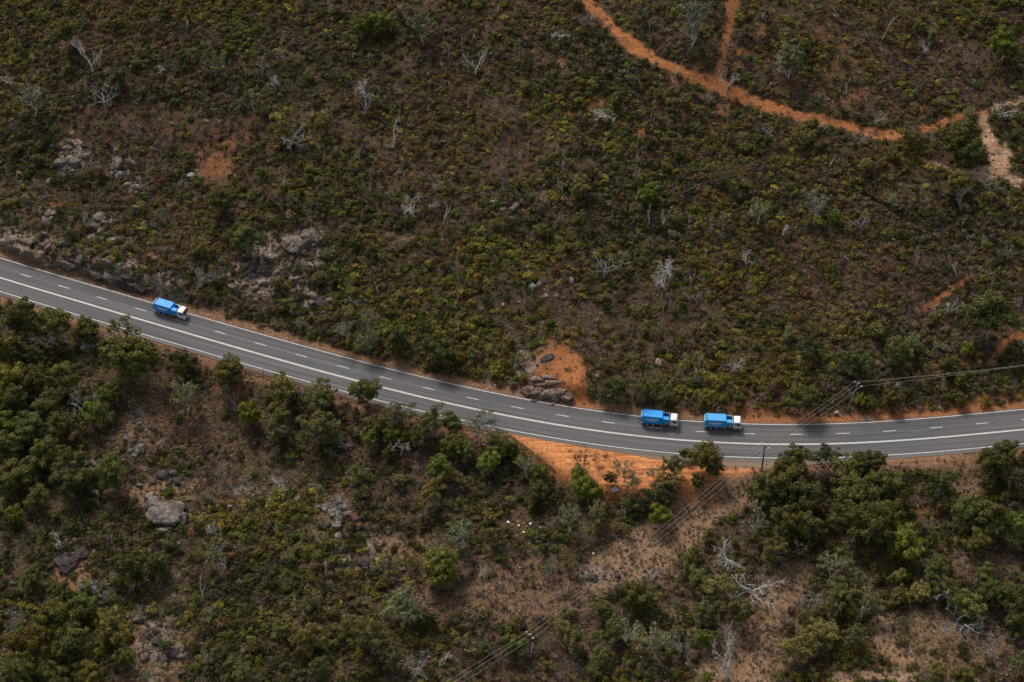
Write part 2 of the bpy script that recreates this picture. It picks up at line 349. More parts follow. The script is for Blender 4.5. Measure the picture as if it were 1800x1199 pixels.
# asphalt: wheel tracks, patches and a painted band of uphill shade laid out along the road (UV = distance along, offset)
m, nt, ns, ls, b = mat_new("asphalt"); M_ASPH = m
uv = N(nt, "ShaderNodeUVMap", uv_map="UVMap"); pos = N(nt, "ShaderNodeNewGeometry").outputs["Position"]
mp = N(nt, "ShaderNodeMapping"); mp.inputs["Scale"].default_value = (.02, 1.3, 1); ls.new(uv.outputs[0], mp.inputs[0])
streak = noise(nt, 1.0, 5, .6, mp.outputs[0]); big = noise(nt, .035, 3, .5, pos); fine = noise(nt, 6, 4, .7, pos)
c = ramp(nt, streak, [(.34, (.070,.070,.077)), (.5, (.104,.104,.110)), (.64, (.155,.153,.156))])
c = mix(nt, ramp(nt, big, [(.4, (0,)*3), (.62, (.45,)*3)]), c, (.15,.138,.138))
c = mix(nt, ramp(nt, fine, [(.5, (0,)*3), (.8, (.35,)*3)]), c, (.06,.058,.058))
sx = N(nt, "ShaderNodeSeparateXYZ"); ls.new(uv.outputs[0], sx.inputs[0])
top_shade = ramp(nt, math_(nt, 'MULTIPLY', sx.outputs[1], .1), [(.42, (0,)*3), (.62, (.5,)*3)])  # shade along the uphill lane, painted into the asphalt colour
c = mix(nt, top_shade, c, (.072,.068,.074))
wv = math_(nt, 'COSINE', math_(nt, 'MULTIPLY', math_(nt, 'SUBTRACT', sx.outputs[1], 1.72-.875), 3.59))
c = mix(nt, math_(nt, 'MULTIPLY', math_(nt, 'ADD', math_(nt, 'MULTIPLY', wv, .5), .5), ramp(nt, big, [(.3, (.15,)*3), (.7, (.6,)*3)])), c, (.075,.072,.074))
edg = ramp(nt, math_(nt, 'ADD', math_(nt, 'ABSOLUTE', math_(nt, 'MULTIPLY', math_(nt, 'SUBTRACT', sx.outputs[1], .65), .1)), math_(nt, 'MULTIPLY', math_(nt, 'SUBTRACT', fine, .5), .12)), [(.62, (0,)*3), (.74, (.75,)*3)])
c = mix(nt, edg, c, (.24,.15,.095))
vm = N(nt, "ShaderNodeMapping"); vm.inputs["Scale"].default_value = (.085, .9, 1); ls.new(uv.outputs[0], vm.inputs[0])
spots = noise(nt, 1.0, 2, .5, vm.outputs[0]); c = mix(nt, ramp(nt, spots, [(.68, (0,)*3), (.74, (.5,)*3)]), c, (.2,.195,.19))
ls.new(c, b.inputs["Base Color"]); b.inputs["Roughness"].default_value = .9; b.inputs["Specular IOR Level"].default_value = .25
bump(nt, fine, .3, .05, b)
m, nt, ns, ls, b = mat_new("road_paint"); M_PAINT = m
pos = N(nt, "ShaderNodeNewGeometry").outputs["Position"]; n = noise(nt, 2.2, 5, .7, pos)
ls.new(ramp(nt, n, [(.33, (.30,.29,.28)), (.5, (.74,.73,.71))]), b.inputs["Base Color"]); b.inputs["Roughness"].default_value = .6

# ------------------------------------------------------------------ ground sheet
ext = lambda a, hi: np.concatenate([a, a[-1]+GS*np.cumsum(1.16**np.arange(1, 52))]) if hi else a
tail = GS*np.cumsum(1.16**np.arange(1, 50))
X1 = np.concatenate([GX[0]-tail[::-1], GX, GX[-1]+tail]); Y1 = np.concatenate([GY[0]-tail[::-1], GY, GY[-1]+tail])
AX, AY = np.meshgrid(X1, Y1); nt_ = len(tail)
AZ = raw_height(AX, AY); t2, x2 = road_t(AX, AY); o2 = (t2 > -(4.75+low_edge(x2))-.9) & (t2 < 8.1); AZ[o2] = np.minimum(AZ[o2], -.06)
AZ[nt_:-nt_, nt_:-nt_] = HG
cov = np.zeros(AX.shape+(4,), np.float32); cov[..., 3] = 0; cov[..., 1] = .15
cc = cov[nt_:-nt_, nt_:-nt_]; cc[..., 0] = orange; cc[..., 3] = np.clip(np.maximum.reduce([pull_g, PALE*.9, .35*TRACK*sstep(-60, 60, edge_n*80), .5*trail([(1470,1190),(1530,1187),(1600,1189)], 1.3, .3), .35*blob(1000,650,30,26)]), 0, 1); cc[..., 1] = sandy; cc[..., 2] = np.clip(green*(1-bare)*.8, 0, 1)
ny, nx = AX.shape; idx = np.arange(ny*nx).reshape(ny, nx)
quads = np.stack([idx[:-1, :-1], idx[:-1, 1:], idx[1:, 1:], idx[1:, :-1]], -1).reshape(-1, 4)
me = np_mesh("ground", np.stack([AX, AY, AZ], -1).reshape(-1, 3), quads, mat=M_GROUND, smooth=True)
ca = me.attributes.new('stone', 'FLOAT', 'POINT'); st_ = np.zeros(AX.shape, np.float32); st_[nt_:-nt_, nt_:-nt_] = rocky; ca.data.foreach_set('value', st_.ravel())
ca = me.color_attributes.new("cover", 'FLOAT_COLOR', 'POINT'); ca.data.foreach_set("color", cov.ravel())
tag(new_obj("ground", me), kind="structure")

# ------------------------------------------------------------------ road and its painted lines
def strip(name, ta, tb, z, mat, s0=None, s1=None, kind=None, step=1, lowfun=None):
    m0 = (RS >= (s0 if s0 is not None else -1)) & (RS <= (s1 if s1 is not None else 1e9))
    return m0
def off(i_s, t):
    p = np.stack([np.interp(i_s, RS, RL[:, 0]), np.interp(i_s, RS, RL[:, 1])], -1); n = np.stack([np.interp(i_s, RS, RN[:, 0]), np.interp(i_s, RS, RN[:, 1])], -1)
    return p + n*np.asarray(t)[..., None]
def ribbon(v, f, uvs, ss, ta, tb, z):
    a = off(ss, np.broadcast_to(ta, ss.shape)); c = off(ss, np.broadcast_to(tb, ss.shape)); n = len(v)
    for k in range(len(ss)):
        v.append((*a[k], z)); v.append((*c[k], z)); uvs.append((ss[k], float(np.broadcast_to(ta, ss.shape)[k]))); uvs.append((ss[k], float(np.broadcast_to(tb, ss.shape)[k])))
    for k in range(len(ss)-1): f.append((n+2*k, n+2*k+2, n+2*k+3, n+2*k+1))
def fin(name, v, f, uvs, mat):
    me = bpy.data.meshes.new(name); me.from_pydata(v, [], f); me.materials.append(mat); l = me.uv_layers.new(name="UVMap")
    for lp in me.loops: l.data[lp.index].uv = uvs[lp.vertex_index]
    me.update(); return tag(new_obj(name, me), kind="structure")
S_C = float(np.interp(0, RL[:, 0], RS))
sa = np.arange(S_C-230, S_C+230, 1.0); xs_ = np.interp(sa, RS, RL[:, 0])
wob = .12*fbm(sa, sa*0, 3, 50)
v, f, u_ = [], [], []; cuts = [0, .25, .5, .75, 1.0]
lo = -(4.75+low_edge(xs_))+wob*1.6; hi = 7.45+wob
for a_, b_ in zip(cuts[:-1], cuts[1:]): ribbon(v, f, u_, sa, lo+(hi-lo)*a_, lo+(hi-lo)*b_, 0.0)
sf = np.concatenate([np.arange(20, S_C-229, 20), [S_C-230]]); ribbon(v, f, u_, sf, -6.0, 7.45, 0.0)
sf = np.concatenate([[S_C+229], np.arange(S_C+240, RS[-1]-20, 20)]); ribbon(v, f, u_, sf, -6.0, 7.45, 0.0)
fin("road", v, f, u_, M_ASPH)
sl = np.arange(S_C-400, S_C+400, 1.0)
v, f, u_ = [], [], []
ribbon(v, f, u_, sl, .05, .21, .006); ribbon(v, f, u_, sl, -.21, -.05, .006)
fin("centre_lines", v, f, u_, M_PAINT)
v, f, u_ = [], [], []; ribbon(v, f, u_, sl, 6.88, 7.04, .006); fin("uphill_edge_line", v, f, u_, M_PAINT)
v, f, u_ = [], [], []; ribbon(v, f, u_, sl, -4.84, -4.68, .006); fin("downhill_edge_line", v, f, u_, M_PAINT)
pd0 = pix_plane(1316., 763.5); s_d0 = float(np.interp(pd0[0], RL[:, 0], RS))
v, f, u_ = [], [], []
for k in range(-32, 26):
    s0 = s_d0+12.0*k; ribbon(v, f, u_, np.linspace(s0-1.65, s0+1.65, 4), 3.40, 3.55, .006)
fin("dashed_lane_line", v, f, u_, M_PAINT)

# ------------------------------------------------------------------ plant meshes
def unit(n): 
    d = rng.normal(size=(n, 3)); return d/np.linalg.norm(d, axis=1)[:, None]
def leaves(centers, nrm, size, asp=.55):
    n = len(centers); nrm = nrm/np.linalg.norm(nrm, axis=1)[:, None]; r = unit(n)
    a = np.cross(nrm, r); a /= np.linalg.norm(a, axis=1)[:, None]+1e-9; b = np.cross(nrm, a)
    s = np.asarray(size)[:, None] if np.ndim(size) else np.full((n, 1), size)
    q = np.stack([centers-a*s, centers-b*s*asp, centers+a*s, centers+b*s*asp], 1)
    return q.reshape(-1, 3), np.arange(n*4).reshape(-1, 4)
def cluster_leaves(cs, rs, per, size, up=.35, flat=.72):
    C_, D_ = [], []
    for c, r in zip(cs, rs):
        n = max(6, int(per*r*r)); d = unit(n); ax = rng.uniform(.62, 1.35, 3)*np.array([1, 1, .85]); d[:, 2] = np.where(d[:, 2] < -.35, -d[:, 2], d[:, 2])
        rr = r*(.55+.5*rng.random(n)**.5); p = c+d*rr[:, None]*ax*np.array([1, 1, flat])+rng.normal(size=(n, 3))*r*.10
        C_.append(p); D_.append(d+unit(n)*.55+np.array([0, 0, up]))
    C_ = np.concatenate(C_); D_ = np.concatenate(D_)
    return leaves(C_, D_, size*(.7+.6*rng.random(len(C_))))
def bez(a, b, sag, k=5):
    a = np.array(a, float); b = np.array(b, float); m_ = (a+b)/2+sag; t = np.linspace(0, 1, k)[:, None]
    return a*(1-t)**2+2*m_*t*(1-t)+b*t*t
def gum(R, Hh, ncl, per, leaf, crown_lo=.42, cr=(.24, .38), pale=False, spread=1.0, nl=5, trunk_r=.22, stem_lean=.4):
    """one gum tree: trunk with limbs that carry separate billows of leaves"""
    zc = Hh*(1+crown_lo)/2; hz = Hh*(1-crown_lo)/2
    cs = []; rs = []; tries = 0
    while len(cs) < ncl and tries < 4000:
        tries += 1; d = unit(1)[0]; k = rng.random()**.45
        p = np.array([d[0]*R*k*spread, d[1]*R*k*spread, zc+d[2]*hz*k]); r = R*rng.uniform(*cr)
        if all(np.linalg.norm((p-q)*[1, 1, 1.3]) > .78*min(r, s) for q, s in zip(cs, rs)): cs.append(p); rs.append(r)
    cs = np.array(cs); rs = np.array(rs); cs[:, :2] *= (1-rs/R*.45)[:, None]
    lob = rng.uniform(.7, 1.15, 3); th = np.arctan2(cs[:, 1], cs[:, 0]); cs[:, :2] *= (1+.18*np.cos(th*2+lob[0]*6)+.1*np.cos(th*3+lob[1]*6))[:, None]
    LV = cluster_leaves(cs, rs, per, leaf)
    b = MB(); lean = np.array([rng.normal()*stem_lean, rng.normal()*stem_lean, 0])
    fork = np.array([0, 0, Hh*crown_lo*.75])+lean; b.tube(bez((0, 0, -.6), fork, lean*-.4, 5), np.linspace(trunk_r, trunk_r*.7, 5), 7)
    az = np.sort(rng.uniform(0, 2*math.pi, nl)); th = np.arctan2(cs[:, 1], cs[:, 0])
    for j in range(nl):
        sel = [i for i in range(len(cs)) if np.argmin([abs((th[i]-a+math.pi) % (2*math.pi)-math.pi) for a in az]) == j]
        if not sel: continue
        cen = cs[sel].mean(0)*np.array([.75, .75, 1]); cen[2] = cen[2]*.92
        mid = fork*.35+cen*.65; r0 = trunk_r*.55; b.tube(bez(fork-[0, 0, .15], mid, unit(1)[0]*.35, 5), np.linspace(r0, r0*.6, 5), 5)
        for i in sel:
            b.tube(bez(mid, cs[i]+[0, 0, rs[i]*.6], unit(1)[0]*.5, 5), np.linspace(r0*.55, .04, 5), 4)
            e = cs[i]+(unit(1)[0]+[0, 0, .4])*rs[i]*1.15; b.tube(bez(cs[i], e, unit(1)[0]*.25, 3), [.055, .04, .025], 3)
    return LV, b
def dead(Hh, spread=.9, levels=4, r0=.17, up=.25, n0=3, wig=.22, kids=(2, 4)):
    b = MB()
    def grow(p, d, L, r, lev):
        k = 5; pts = [p]; dd = d.copy()
        for _ in range(k-1):
            dd = dd+unit(1)[0]*wig+np.array([0, 0, up*.12]); dd /= np.linalg.norm(dd); pts.append(pts[-1]+dd*L/(k-1))
        b.tube(pts, np.linspace(r, r*.55, k), 6 if lev > 2 else 4)
        if lev <= 0: return
        for q in range(random.randint(*kids)+(n0-2 if lev == levels else 0)):
            j = random.randint(2, k-1); nd = dd+unit(1)[0]*spread+np.array([0, 0, up]); nd /= np.linalg.norm(nd)
            grow(pts[j], nd, L*random.uniform(.5, .78), max(r*random.uniform(.42, .6), .022), lev-1)
    d0 = np.array([rng.normal()*.15, rng.normal()*.15, 1.]); d0 /= np.linalg.norm(d0)
    grow(np.array([0, 0, -.4]), d0, Hh*.38, r0, levels); return b
def gum_kind(n, trunkmat, **k):
    out = []
    for q in range(n):
        kk = dict(k); f = (.55, 1.0, .75, 1.15, .65, .9, .8)[q % 7]; kk['ncl'] = int(k['ncl']*f*1.05); kk['crown_lo'] = k['crown_lo']*rng.uniform(.7, 1.5); kk['stem_lean'] = k.get('stem_lean', .4)*rng.uniform(.6, 2.0)
        kk['per'] = k['per']*rng.uniform(.6, 1.05); lo_, hi_ = k['cr']; w_ = rng.uniform(.8, 1.1); kk['cr'] = (lo_*w_, hi_*w_); kk['nl'] = int(rng.integers(3, 6))
        (lv, lq), tb = gum(**kk); ax_ = rng.uniform(.78, 1.22); lv = lv*[ax_, 1/ax_, 1]; tb.v = [(a*ax_, b/ax_, c) for a, b, c in tb.v]
        out.append((np_mesh("crown", lv, lq, mat=M_LEAF), tb.mesh("trunk", trunkmat, True)))
    return out
KINDS = {   # base radius of the crown, height, where the crown's middle sits, meshes
 'D': (4.0, 9.0, .60, gum_kind(7, M_GREYB, R=4.0, Hh=9.0, ncl=66, per=185, leaf=.21, crown_lo=.2, cr=(.16, .30))),
 'O': (4.0, 8.5, .58, gum_kind(7, M_GREYB, R=4.0, Hh=8.5, ncl=58, per=150, leaf=.20, crown_lo=.18, cr=(.15, .28))),
 'G': (4.0, 9.5, .66, gum_kind(7, M_PALE, R=4.0, Hh=9.5, ncl=46, per=110, leaf=.18, crown_lo=.26, cr=(.14, .26), nl=4, trunk_r=.2)),
 'T': (3.0, 8.0, .64, gum_kind(3, M_BARK, R=3.0, Hh=8.0, ncl=26, per=42, leaf=.20, crown_lo=.3, cr=(.14, .24), trunk_r=.13)),
 'S': (2.2, 4.6, .62, gum_kind(7, M_GREYB, R=2.2, Hh=4.6, ncl=20, per=170, leaf=.155, crown_lo=.25, cr=(.28, .42), nl=3, trunk_r=.09, stem_lean=.25)),
 'L': (2.4, 8.0, .74, gum_kind(4, M_PALE, R=2.4, Hh=8.0, ncl=15, per=60, leaf=.20, crown_lo=.48, cr=(.22, .34), nl=3, trunk_r=.11, stem_lean=.5)),
}
KINDS['B'] = KINDS['D']
KINDS['R'] = (4.0, 7.2, .56, gum_kind(1, M_GREYB, R=4.0, Hh=7.2, ncl=170, per=150, leaf=.20, crown_lo=.10, cr=(.16, .28), stem_lean=.05))
TINT = {'R': (.115,.112,.022), 'D': (.080,.080,.019), 'O': (.112,.102,.030), 'G': (.105,.105,.040), 'T': (.11,.085,.042), 'B': (.098,.112,.016), 'S': (.102,.096,.024), 'L': (.100,.096,.026)}
LOOK = {'R': "large rounded olive tree", 'D': "dense dark gum tree", 'O': "olive coloured gum tree", 'G': "open grey-green gum tree", 'T': "thin brownish sparse tree", 'B': "bright green leafy gum tree", 'S': "small bushy tree", 'L': "slender pale-trunked gum tree"}
def shrub_mesh(R, Hh, ncl, per, leaf):
    cs = []; rs = []
    for _ in range(ncl):
        a = rng.uniform(0, 6.283); k = rng.random()**.6*R*.72; cs.append((k*math.cos(a), k*math.sin(a), Hh*rng.uniform(.25, .72)*(1-.35*(k/R)**2))); rs.append(R*rng.uniform(.3, .5))
    v_, q_ = cluster_leaves(np.array(cs), np.array(rs), per, leaf, flat=.8); v_[:, 2] = np.maximum(v_[:, 2], -.05); return v_, q_
SHRUB = [np_mesh("shrub", *shrub_mesh(1.3, 1.7, 9, 230, .155), mat=M_LEAF) for _ in range(5)]
HEATH = [np_mesh("low_shrub", *shrub_mesh(rng.uniform(.7, 1.0), rng.uniform(.7, 1.25), int(rng.integers(3, 9)), 300, rng.uniform(.09, .13)), mat=M_LEAF) for _ in range(8)]
def brush_mesh(R, Hh, n):       # leafless twiggy bush
    b_ = MB()
    for _ in range(n):
        a = rng.uniform(0, 6.283); r = R*rng.random()**.5; e = np.array([r*math.cos(a), r*math.sin(a), Hh*rng.uniform(.5, 1)*(1-.4*(r/R)**2)])
        p = bez((rng.normal()*.08, rng.normal()*.08, -.1), e, unit(1)[0]*.2, 4); b_.tube(p, [.03, .024, .018, .012], 3)
        for _ in range(2):
            j = rng.integers(1, 4); d = (e/np.linalg.norm(e)+unit(1)[0]*.8)*R*.35; b_.tube([p[j], p[j]+d*.5+unit(1)[0]*.04, p[j]+d], [.018, .014, .01], 3)
    me = b_.mesh("dry_bush", M_LEAF); return me
BRUSH = [brush_mesh(1.0, 1.2, 22) for _ in range(4)]
def tuft_mesh(R, Hh, n):
    a = rng.uniform(0, 6.283, n); r = R*(.5+.6*rng.random(n)); root = np.stack([np.cos(a)*R*.15, np.sin(a)*R*.15, np.full(n, -.05)], -1)
    tip = np.stack([np.cos(a)*r, np.sin(a)*r, Hh*(.5+.5*rng.random(n))], -1); side = np.stack([-np.sin(a), np.cos(a), 0*a], -1)*.07; mid = (root+tip)/2+[0, 0, Hh*.22]
    v_ = np.stack([root-side*.6, root+side*.6, mid+side, mid-side, tip], 1).reshape(-1, 3); k = np.arange(n)[:, None]*5
    return np_mesh("grass_tuft", v_, k+np.array([[0, 1, 2, 3]]), k+np.array([[3, 2, 4]]), mat=M_TUFT)
TUFT = [tuft_mesh(.42, .26, 26) for _ in range(4)]
def ico(sub):
    import bmesh
    bm = bmesh.new(); bmesh.ops.create_icosphere(bm, subdivisions=sub, radius=1); v_ = np.array([x.co[:] for x in bm.verts]); f_ = np.array([[y.index for y in x.verts] for x in bm.faces]); bm.free(); return v_, f_
ICO3, ICO4, ICO2 = ico(3), ico(4), ico(2)
def chunk(base, npl, sc, seed, rough=.05):
    r_ = np.random.default_rng(seed); d, f_ = base; n = r_.normal(size=(npl, 3)); n /= np.linalg.norm(n, axis=1)[:, None]; h = r_.uniform(.55, .9, npl)
    dn = np.clip(d@n.T, 1e-3, None); rr = np.minimum((h/dn).min(1), 1.15)
    rr *= 1+rough*fbm(d[:, 0]*3+seed, d[:, 1]*3+d[:, 2]*2, 1, seed, 3)
    return d*rr[:, None]*np.asarray(sc), f_
STONE = []
for k in range(5):
    v_, f_ = chunk(ICO2, 9, (.5,.42,.34), 900+k, .15); STONE.append(np_mesh("stone", v_, tris=f_, mat=M_ROCKP if k % 2 else M_ROCK))

# ------------------------------------------------------------------ words that tell look-alikes apart
LM = [(300,540,"the lone blue truck"),(1159,738,"the middle blue truck"),(1270,744,"the foremost blue truck"),(1345,800,"the roadside power pole"),(1495,700,"the uphill power pole"),(933,1130,"the lower power pole"),
 (290,905,"the big grey boulder"),(125,985,"the flat grey rock"),(965,690,"the rock cutting"),(50,440,"the left-hand road cutting"),(625,915,"the dark red car wreck"),(170,110,"the big white dead tree"),(187,180,"the grey bushy dead tree"),
 (828,110,"the small white dead tree"),(725,360,"the white tangled dead tree"),(1385,120,"the white-limbed gum"),(1215,40,"the large grey gum"),(1270,150,"the dirt track fork"),(1500,225,"the bend of the dirt track"),(1750,285,"the pale eroded gully"),
 (1100,80,"the top of the dirt track"),(375,290,"the bare brown clearing"),(530,425,"the domed rock outcrop"),(130,280,"the upper left boulders"),(645,690,"the lone roadside tree"),(920,780,"the guardrail end"),(1100,820,"the orange pull-off"),
 (775,995,"the round olive tree"),(1318,1020,"the spreading white dead tree"),(1280,1160,"the pale dead gum"),(730,1165,"the pale bleached dead tree"),(1420,1045,"the short grey dead tree"),(1520,940,"the big shady gum"),(1735,555,"the broad dark tree"),
 (910,925,"the scattered white rubbish"),(1157,635,"the rusty brown boulder"),(640,200,"the leaning grey snag"),(1160,490,"the sprawling dead branches"),(890,365,"the small rock patch"),(400,30,"the top edge, left"),(700,20,"the top edge, middle"),
 (1600,80,"the top right slope"),(1430,430,"the right-hand slope"),(1600,1130,"the bare sandy flat"),(500,960,"the green shrub mat"),(60,700,"the dark left thicket"),(60,1130,"the bottom left thicket"),(870,1040,"the bare tussock field"),(560,600,"the road's middle stretch"),(1200,300,"the slope under the track"),(1740,1050,"the bottom right thicket"),(380,1130,"the bottom edge, left")]
LMA = np.array([(a, b) for a, b, _ in LM], float)
ORD = ["nearest","second","third","fourth","fifth","sixth","seventh","eighth","ninth","tenth","eleventh","twelfth","thirteenth","fourteenth","fifteenth","sixteenth","seventeenth","eighteenth","nineteenth","twentieth","twenty-first","twenty-second","twenty-third","twenty-fourth","twenty-fifth"]
DIRS = ["right","upper right","top","upper left","left","lower left","bottom","lower right"]
def dirword(k): return ["right from","up-right from","above","up-left from","left from","down-left from","below","down-right from"][k]
def dirword_old(k): return {"top": "above", "bottom": "below", "left": "left of", "right": "right of"}.get(DIRS[k], "to the "+DIRS[k]+" of")
TOLABEL = {}
def later(o, kind, look, u, v): TOLABEL.setdefault(kind, []).append((o, look, float(u), float(v)))
def write_labels():
    for kind, lst in TOLABEL.items():
        g = {}
        for o, look, u, v in lst:
            d = np.hypot(LMA[:, 0]-u, (LMA[:, 1]-v)*1.0); i = int(np.argmin(d)); k = int(round(math.atan2(LMA[i, 1]-v, u-LMA[i, 0])/(math.pi/4))) % 8
            g.setdefault((i, k), []).append((d[i], o, look))
        for (i, k), l in g.items():
            l.sort(key=lambda q: q[0])
            for r, (_, o, look) in enumerate(l):
                if len(l) == 1: o["label"] = f"{look}, the one {dirword(k)} {LM[i][2]}"
                else: o["label"] = f"{look}, {ORD[min(r, len(ORD)-1)]} {kind} {dirword(k)} {LM[i][2]}"

# ------------------------------------------------------------------ gum trees
TREES = """228 588 28 O;236 628 36 D;405 652 27 D;322 634 21 D;100 568 26 D;45 562 30 D;15 618 30 D;62 622 26 D;160 575 17 D;20 660 26 B;70 668 25 D;120 662 22 D;30 702 26 D;90 708 24 O;145 690 20 O;8 742 24 B;60 752 26 D;115 745 25 D;168 728 20 B;25 785 26 D;82 795 26 D;130 805 26 D;196 690 17 B;645 688 22 D;500 682 24 O;560 702 28 O;440 722 20 B;330 692 26 G;492 738 28 D;562 752 32 O;575 690 20 O;705 728 24 G;760 742 24 O;742 762 20 O;668 742 22 O;652 768 18 B;700 758 18 B;795 742 16 D;802 780 20 B;845 742 27 G;872 768 18 G;885 782 22 D;905 790 16 D;822 792 18 O;858 812 18 B;772 822 20 B;686 795 13 D;930 818 20 G;948 832 17 B;1025 803 21 T;1048 806 12 T;1035 862 20 B;945 862 17 D;1093 826 19 G;1112 842 18 G;1072 838 11 D;1150 826 14 G;1180 818 18 O;1176 850 22 O;1240 798 24 D;1204 798 11 D;1226 842 15 D;1255 822 15 D;1150 872 22 D;1110 882 17 O;1160 905 18 B;1050 898 17 G;1100 930 13 O;1420 782 24 D;1398 800 22 D;1452 800 20 D;1375 838 32 D;1338 862 28 D;1402 872 32 D;1330 912 24 G;1370 922 28 D;1412 920 26 D;1490 832 32 D;1522 812 22 D;1552 850 28 D;1500 875 36 D;1520 918 36 D;1562 898 24 D;1585 946 30 B;1648 848 24 D;1750 800 28 D;1775 832 20 G;1705 895 28 D;1737 912 26 D;1714 948 22 D;1782 925 26 B;1460 982 24 G;1502 1012 18 G;1475 1038 24 O;1524 1050 20 G;1464 1062 22 O;1440 1108 28 O;1402 1132 28 O;1425 1088 20 O;1500 1118 20 O;1262 1032 28 O;1230 1022 20 O;1292 1070 26 O;1240 1072 24 O;1236 1120 16 B;1268 1122 18 O;1398 965 20 T;1360 962 24 O;1640 1002 20 D;1652 1032 22 O;1618 1036 18 O;1575 1046 16 O;1590 1092 12 O;1697 1055 23 D;1730 1010 18 D;1742 1040 22 D;1782 1052 26 D;1788 1092 22 D;1690 1132 12 O;1655 1142 10 O;1643 1180 18 O;1690 1186 18 D;1790 1160 20 G;1428 1184 14 O;1240 1190 12 B;1245 940 13 D;1205 985 19 D;775 994 36 R;700 1052 28 G;722 1072 22 G;652 1112 32 O;690 1150 24 O;752 1086 15 D;820 1130 17 O;856 1136 15 O;905 1130 17 B;900 1100 14 O;865 940 17 O;810 935 24 G;1000 905 22 G;1040 918 17 O;1020 842 20 B;1115 1048 25 D;1060 1070 18 O;1105 1100 26 G;1150 1120 28 G;1080 1102 20 O;1010 1122 20 D;1055 1152 18 O;640 862 16 S;630 830 18 S;760 868 22 O;700 842 14 O;990 1098 15 O;1132 1040 22 O;30 832 28 D;130 842 26 D;72 872 18 D;200 830 28 D;30 902 16 B;240 990 28 D;110 1032 18 D;60 1012 16 D;100 1085 28 D;150 1062 20 D;60 1130 30 D;140 1130 34 D;200 1100 28 D;30 1172 28 D;100 1182 24 D;160 1182 24 D;222 1152 16 D;270 1182 22 G;380 970 24 G;280 988 20 D;540 1052 24 O;542 1118 26 O;500 1100 18 O;450 1130 14 D;370 1150 16 G;430 1180 18 O;560 1170 18 O;290 1130 13 D;640 45 16 B;672 40 18 B;745 50 22 G;120 60 20 D;62 170 26 G;210 140 16 D;380 115 20 O;500 232 20 O;572 218 16 O;390 352 19 D;437 422 22 D;352 430 18 O;1215 28 32 G;1275 115 12 L;1385 105 24 G;1760 85 24 B;1700 200 14 G;1690 240 24 D;1702 272 20 D;1600 240 18 O;1740 325 18 G;1678 322 18 D;1415 240 16 O;1520 290 14 O;1430 360 22 G;1465 382 14 B;1330 370 20 G;1270 302 22 O;1140 340 17 B;1020 330 18 O;955 405 13 D;1735 552 38 D;1575 618 22 D;1500 633 24 D;1420 608 19 D;1540 580 15 D;1385 580 15 G;1600 600 16 G;1410 698 23 D;1668 640 17 D;1685 665 13 B;1510 700 12 B;1530 706 10 B;1565 700 14 D;1685 700 12 D;610 580 18 G;650 560 18 G;700 592 20 D;745 570 15 D;770 612 22 D;710 630 20 D;650 600 18 G;1080 680 17 D;1130 678 23 O;1170 692 18 O;1060 692 14 D;490 500 15 O;560 490 14 O;345 560 8 S"""
tlist = [l.split() for l in TREES.replace("\n", "").split(";")]
tlist = [(float(a), float(b), float(c), d) for a, b, c, d in tlist]
# slender and small trees scattered over the upper slope
r2 = np.random.default_rng(4)
def far_enough(u, v, r, lst, k=.9): return all(math.hypot(u-a, (v-b)*1.15) > (r+c)*k for a, b, c, *_ in lst)
tries = 0; rowv = lambda u: float(np.interp(u, RP[:, 0], RP[:, 1]))
while len(tlist) < 285 and tries < 6000:
    tries += 1; u = r2.uniform(0, 1800); v = r2.uniform(0, 1199); below = v > rowv(u)
    if below and r2.random() < .55: continue
    r = r2.uniform(8, 13) if not below else r2.uniform(10, 17); kd = r2.choice(['L','L','L','O','G','B']) if not below else r2.choice(['O','G','D','T'])
    p = P(u, v+r*1.2)
    if G(bare, p[0], p[1]) > .4 or G(rocky, p[0], p[1]) > .7: continue
    if far_enough(u, v, r, tlist, 1.0): tlist.append((u, v, r, kd))
nsm = 0; tries = 0
while nsm < 230 and tries < 12000:
    tries += 1; u = r2.uniform(-10, 1810); v = r2.uniform(0, 1205); rv = rowv(min(max(u, 0), 1800)); below = v > rv; band = rv-120 < v < rv
    if not below and not band and r2.random() < .45: continue
    if below and (vnoise(np.array([u/90.]), np.array([v/70.]), 5)[0] < .42): continue
    r = r2.uniform(8, 15) if below or band else r2.uniform(7, 11); p = P(u, v+r*1.2)
    if G(bare, p[0], p[1]) > .45 or G(rocky, p[0], p[1]) > .75 or float(G(sandy, p[0], p[1])) > .3: continue
    if far_enough(u, v, r, tlist, .72): tlist.append((u, v, r, 'S')); nsm += 1
def jit(c, s=.14, g=None):
    g = r2 if g is None else g; k = math.exp(g.normal()*s); h = g.normal()*s*.5
    return [float(max(.004, c[0]*k*(1+h))), float(max(.004, c[1]*k)), float(max(.003, c[2]*k*(1-h)))]
def place_base(u, v, r, kd):
    R0, H0, zc, _ = KINDS[kd]; pp = P(u, v); dep = (pp-CAM)@np.array([0, math.cos(PITCH), -math.sin(PITCH)]); sc = F/dep
    s = r/sc/R0*(1.2 if kd in 'DOGB' and r > 15 else 1.05); hz = H0*s*zc; vb = v+hz*math.cos(PITCH)*sc; q = P(u, vb); return q, s
cnt = {}
BASES = []
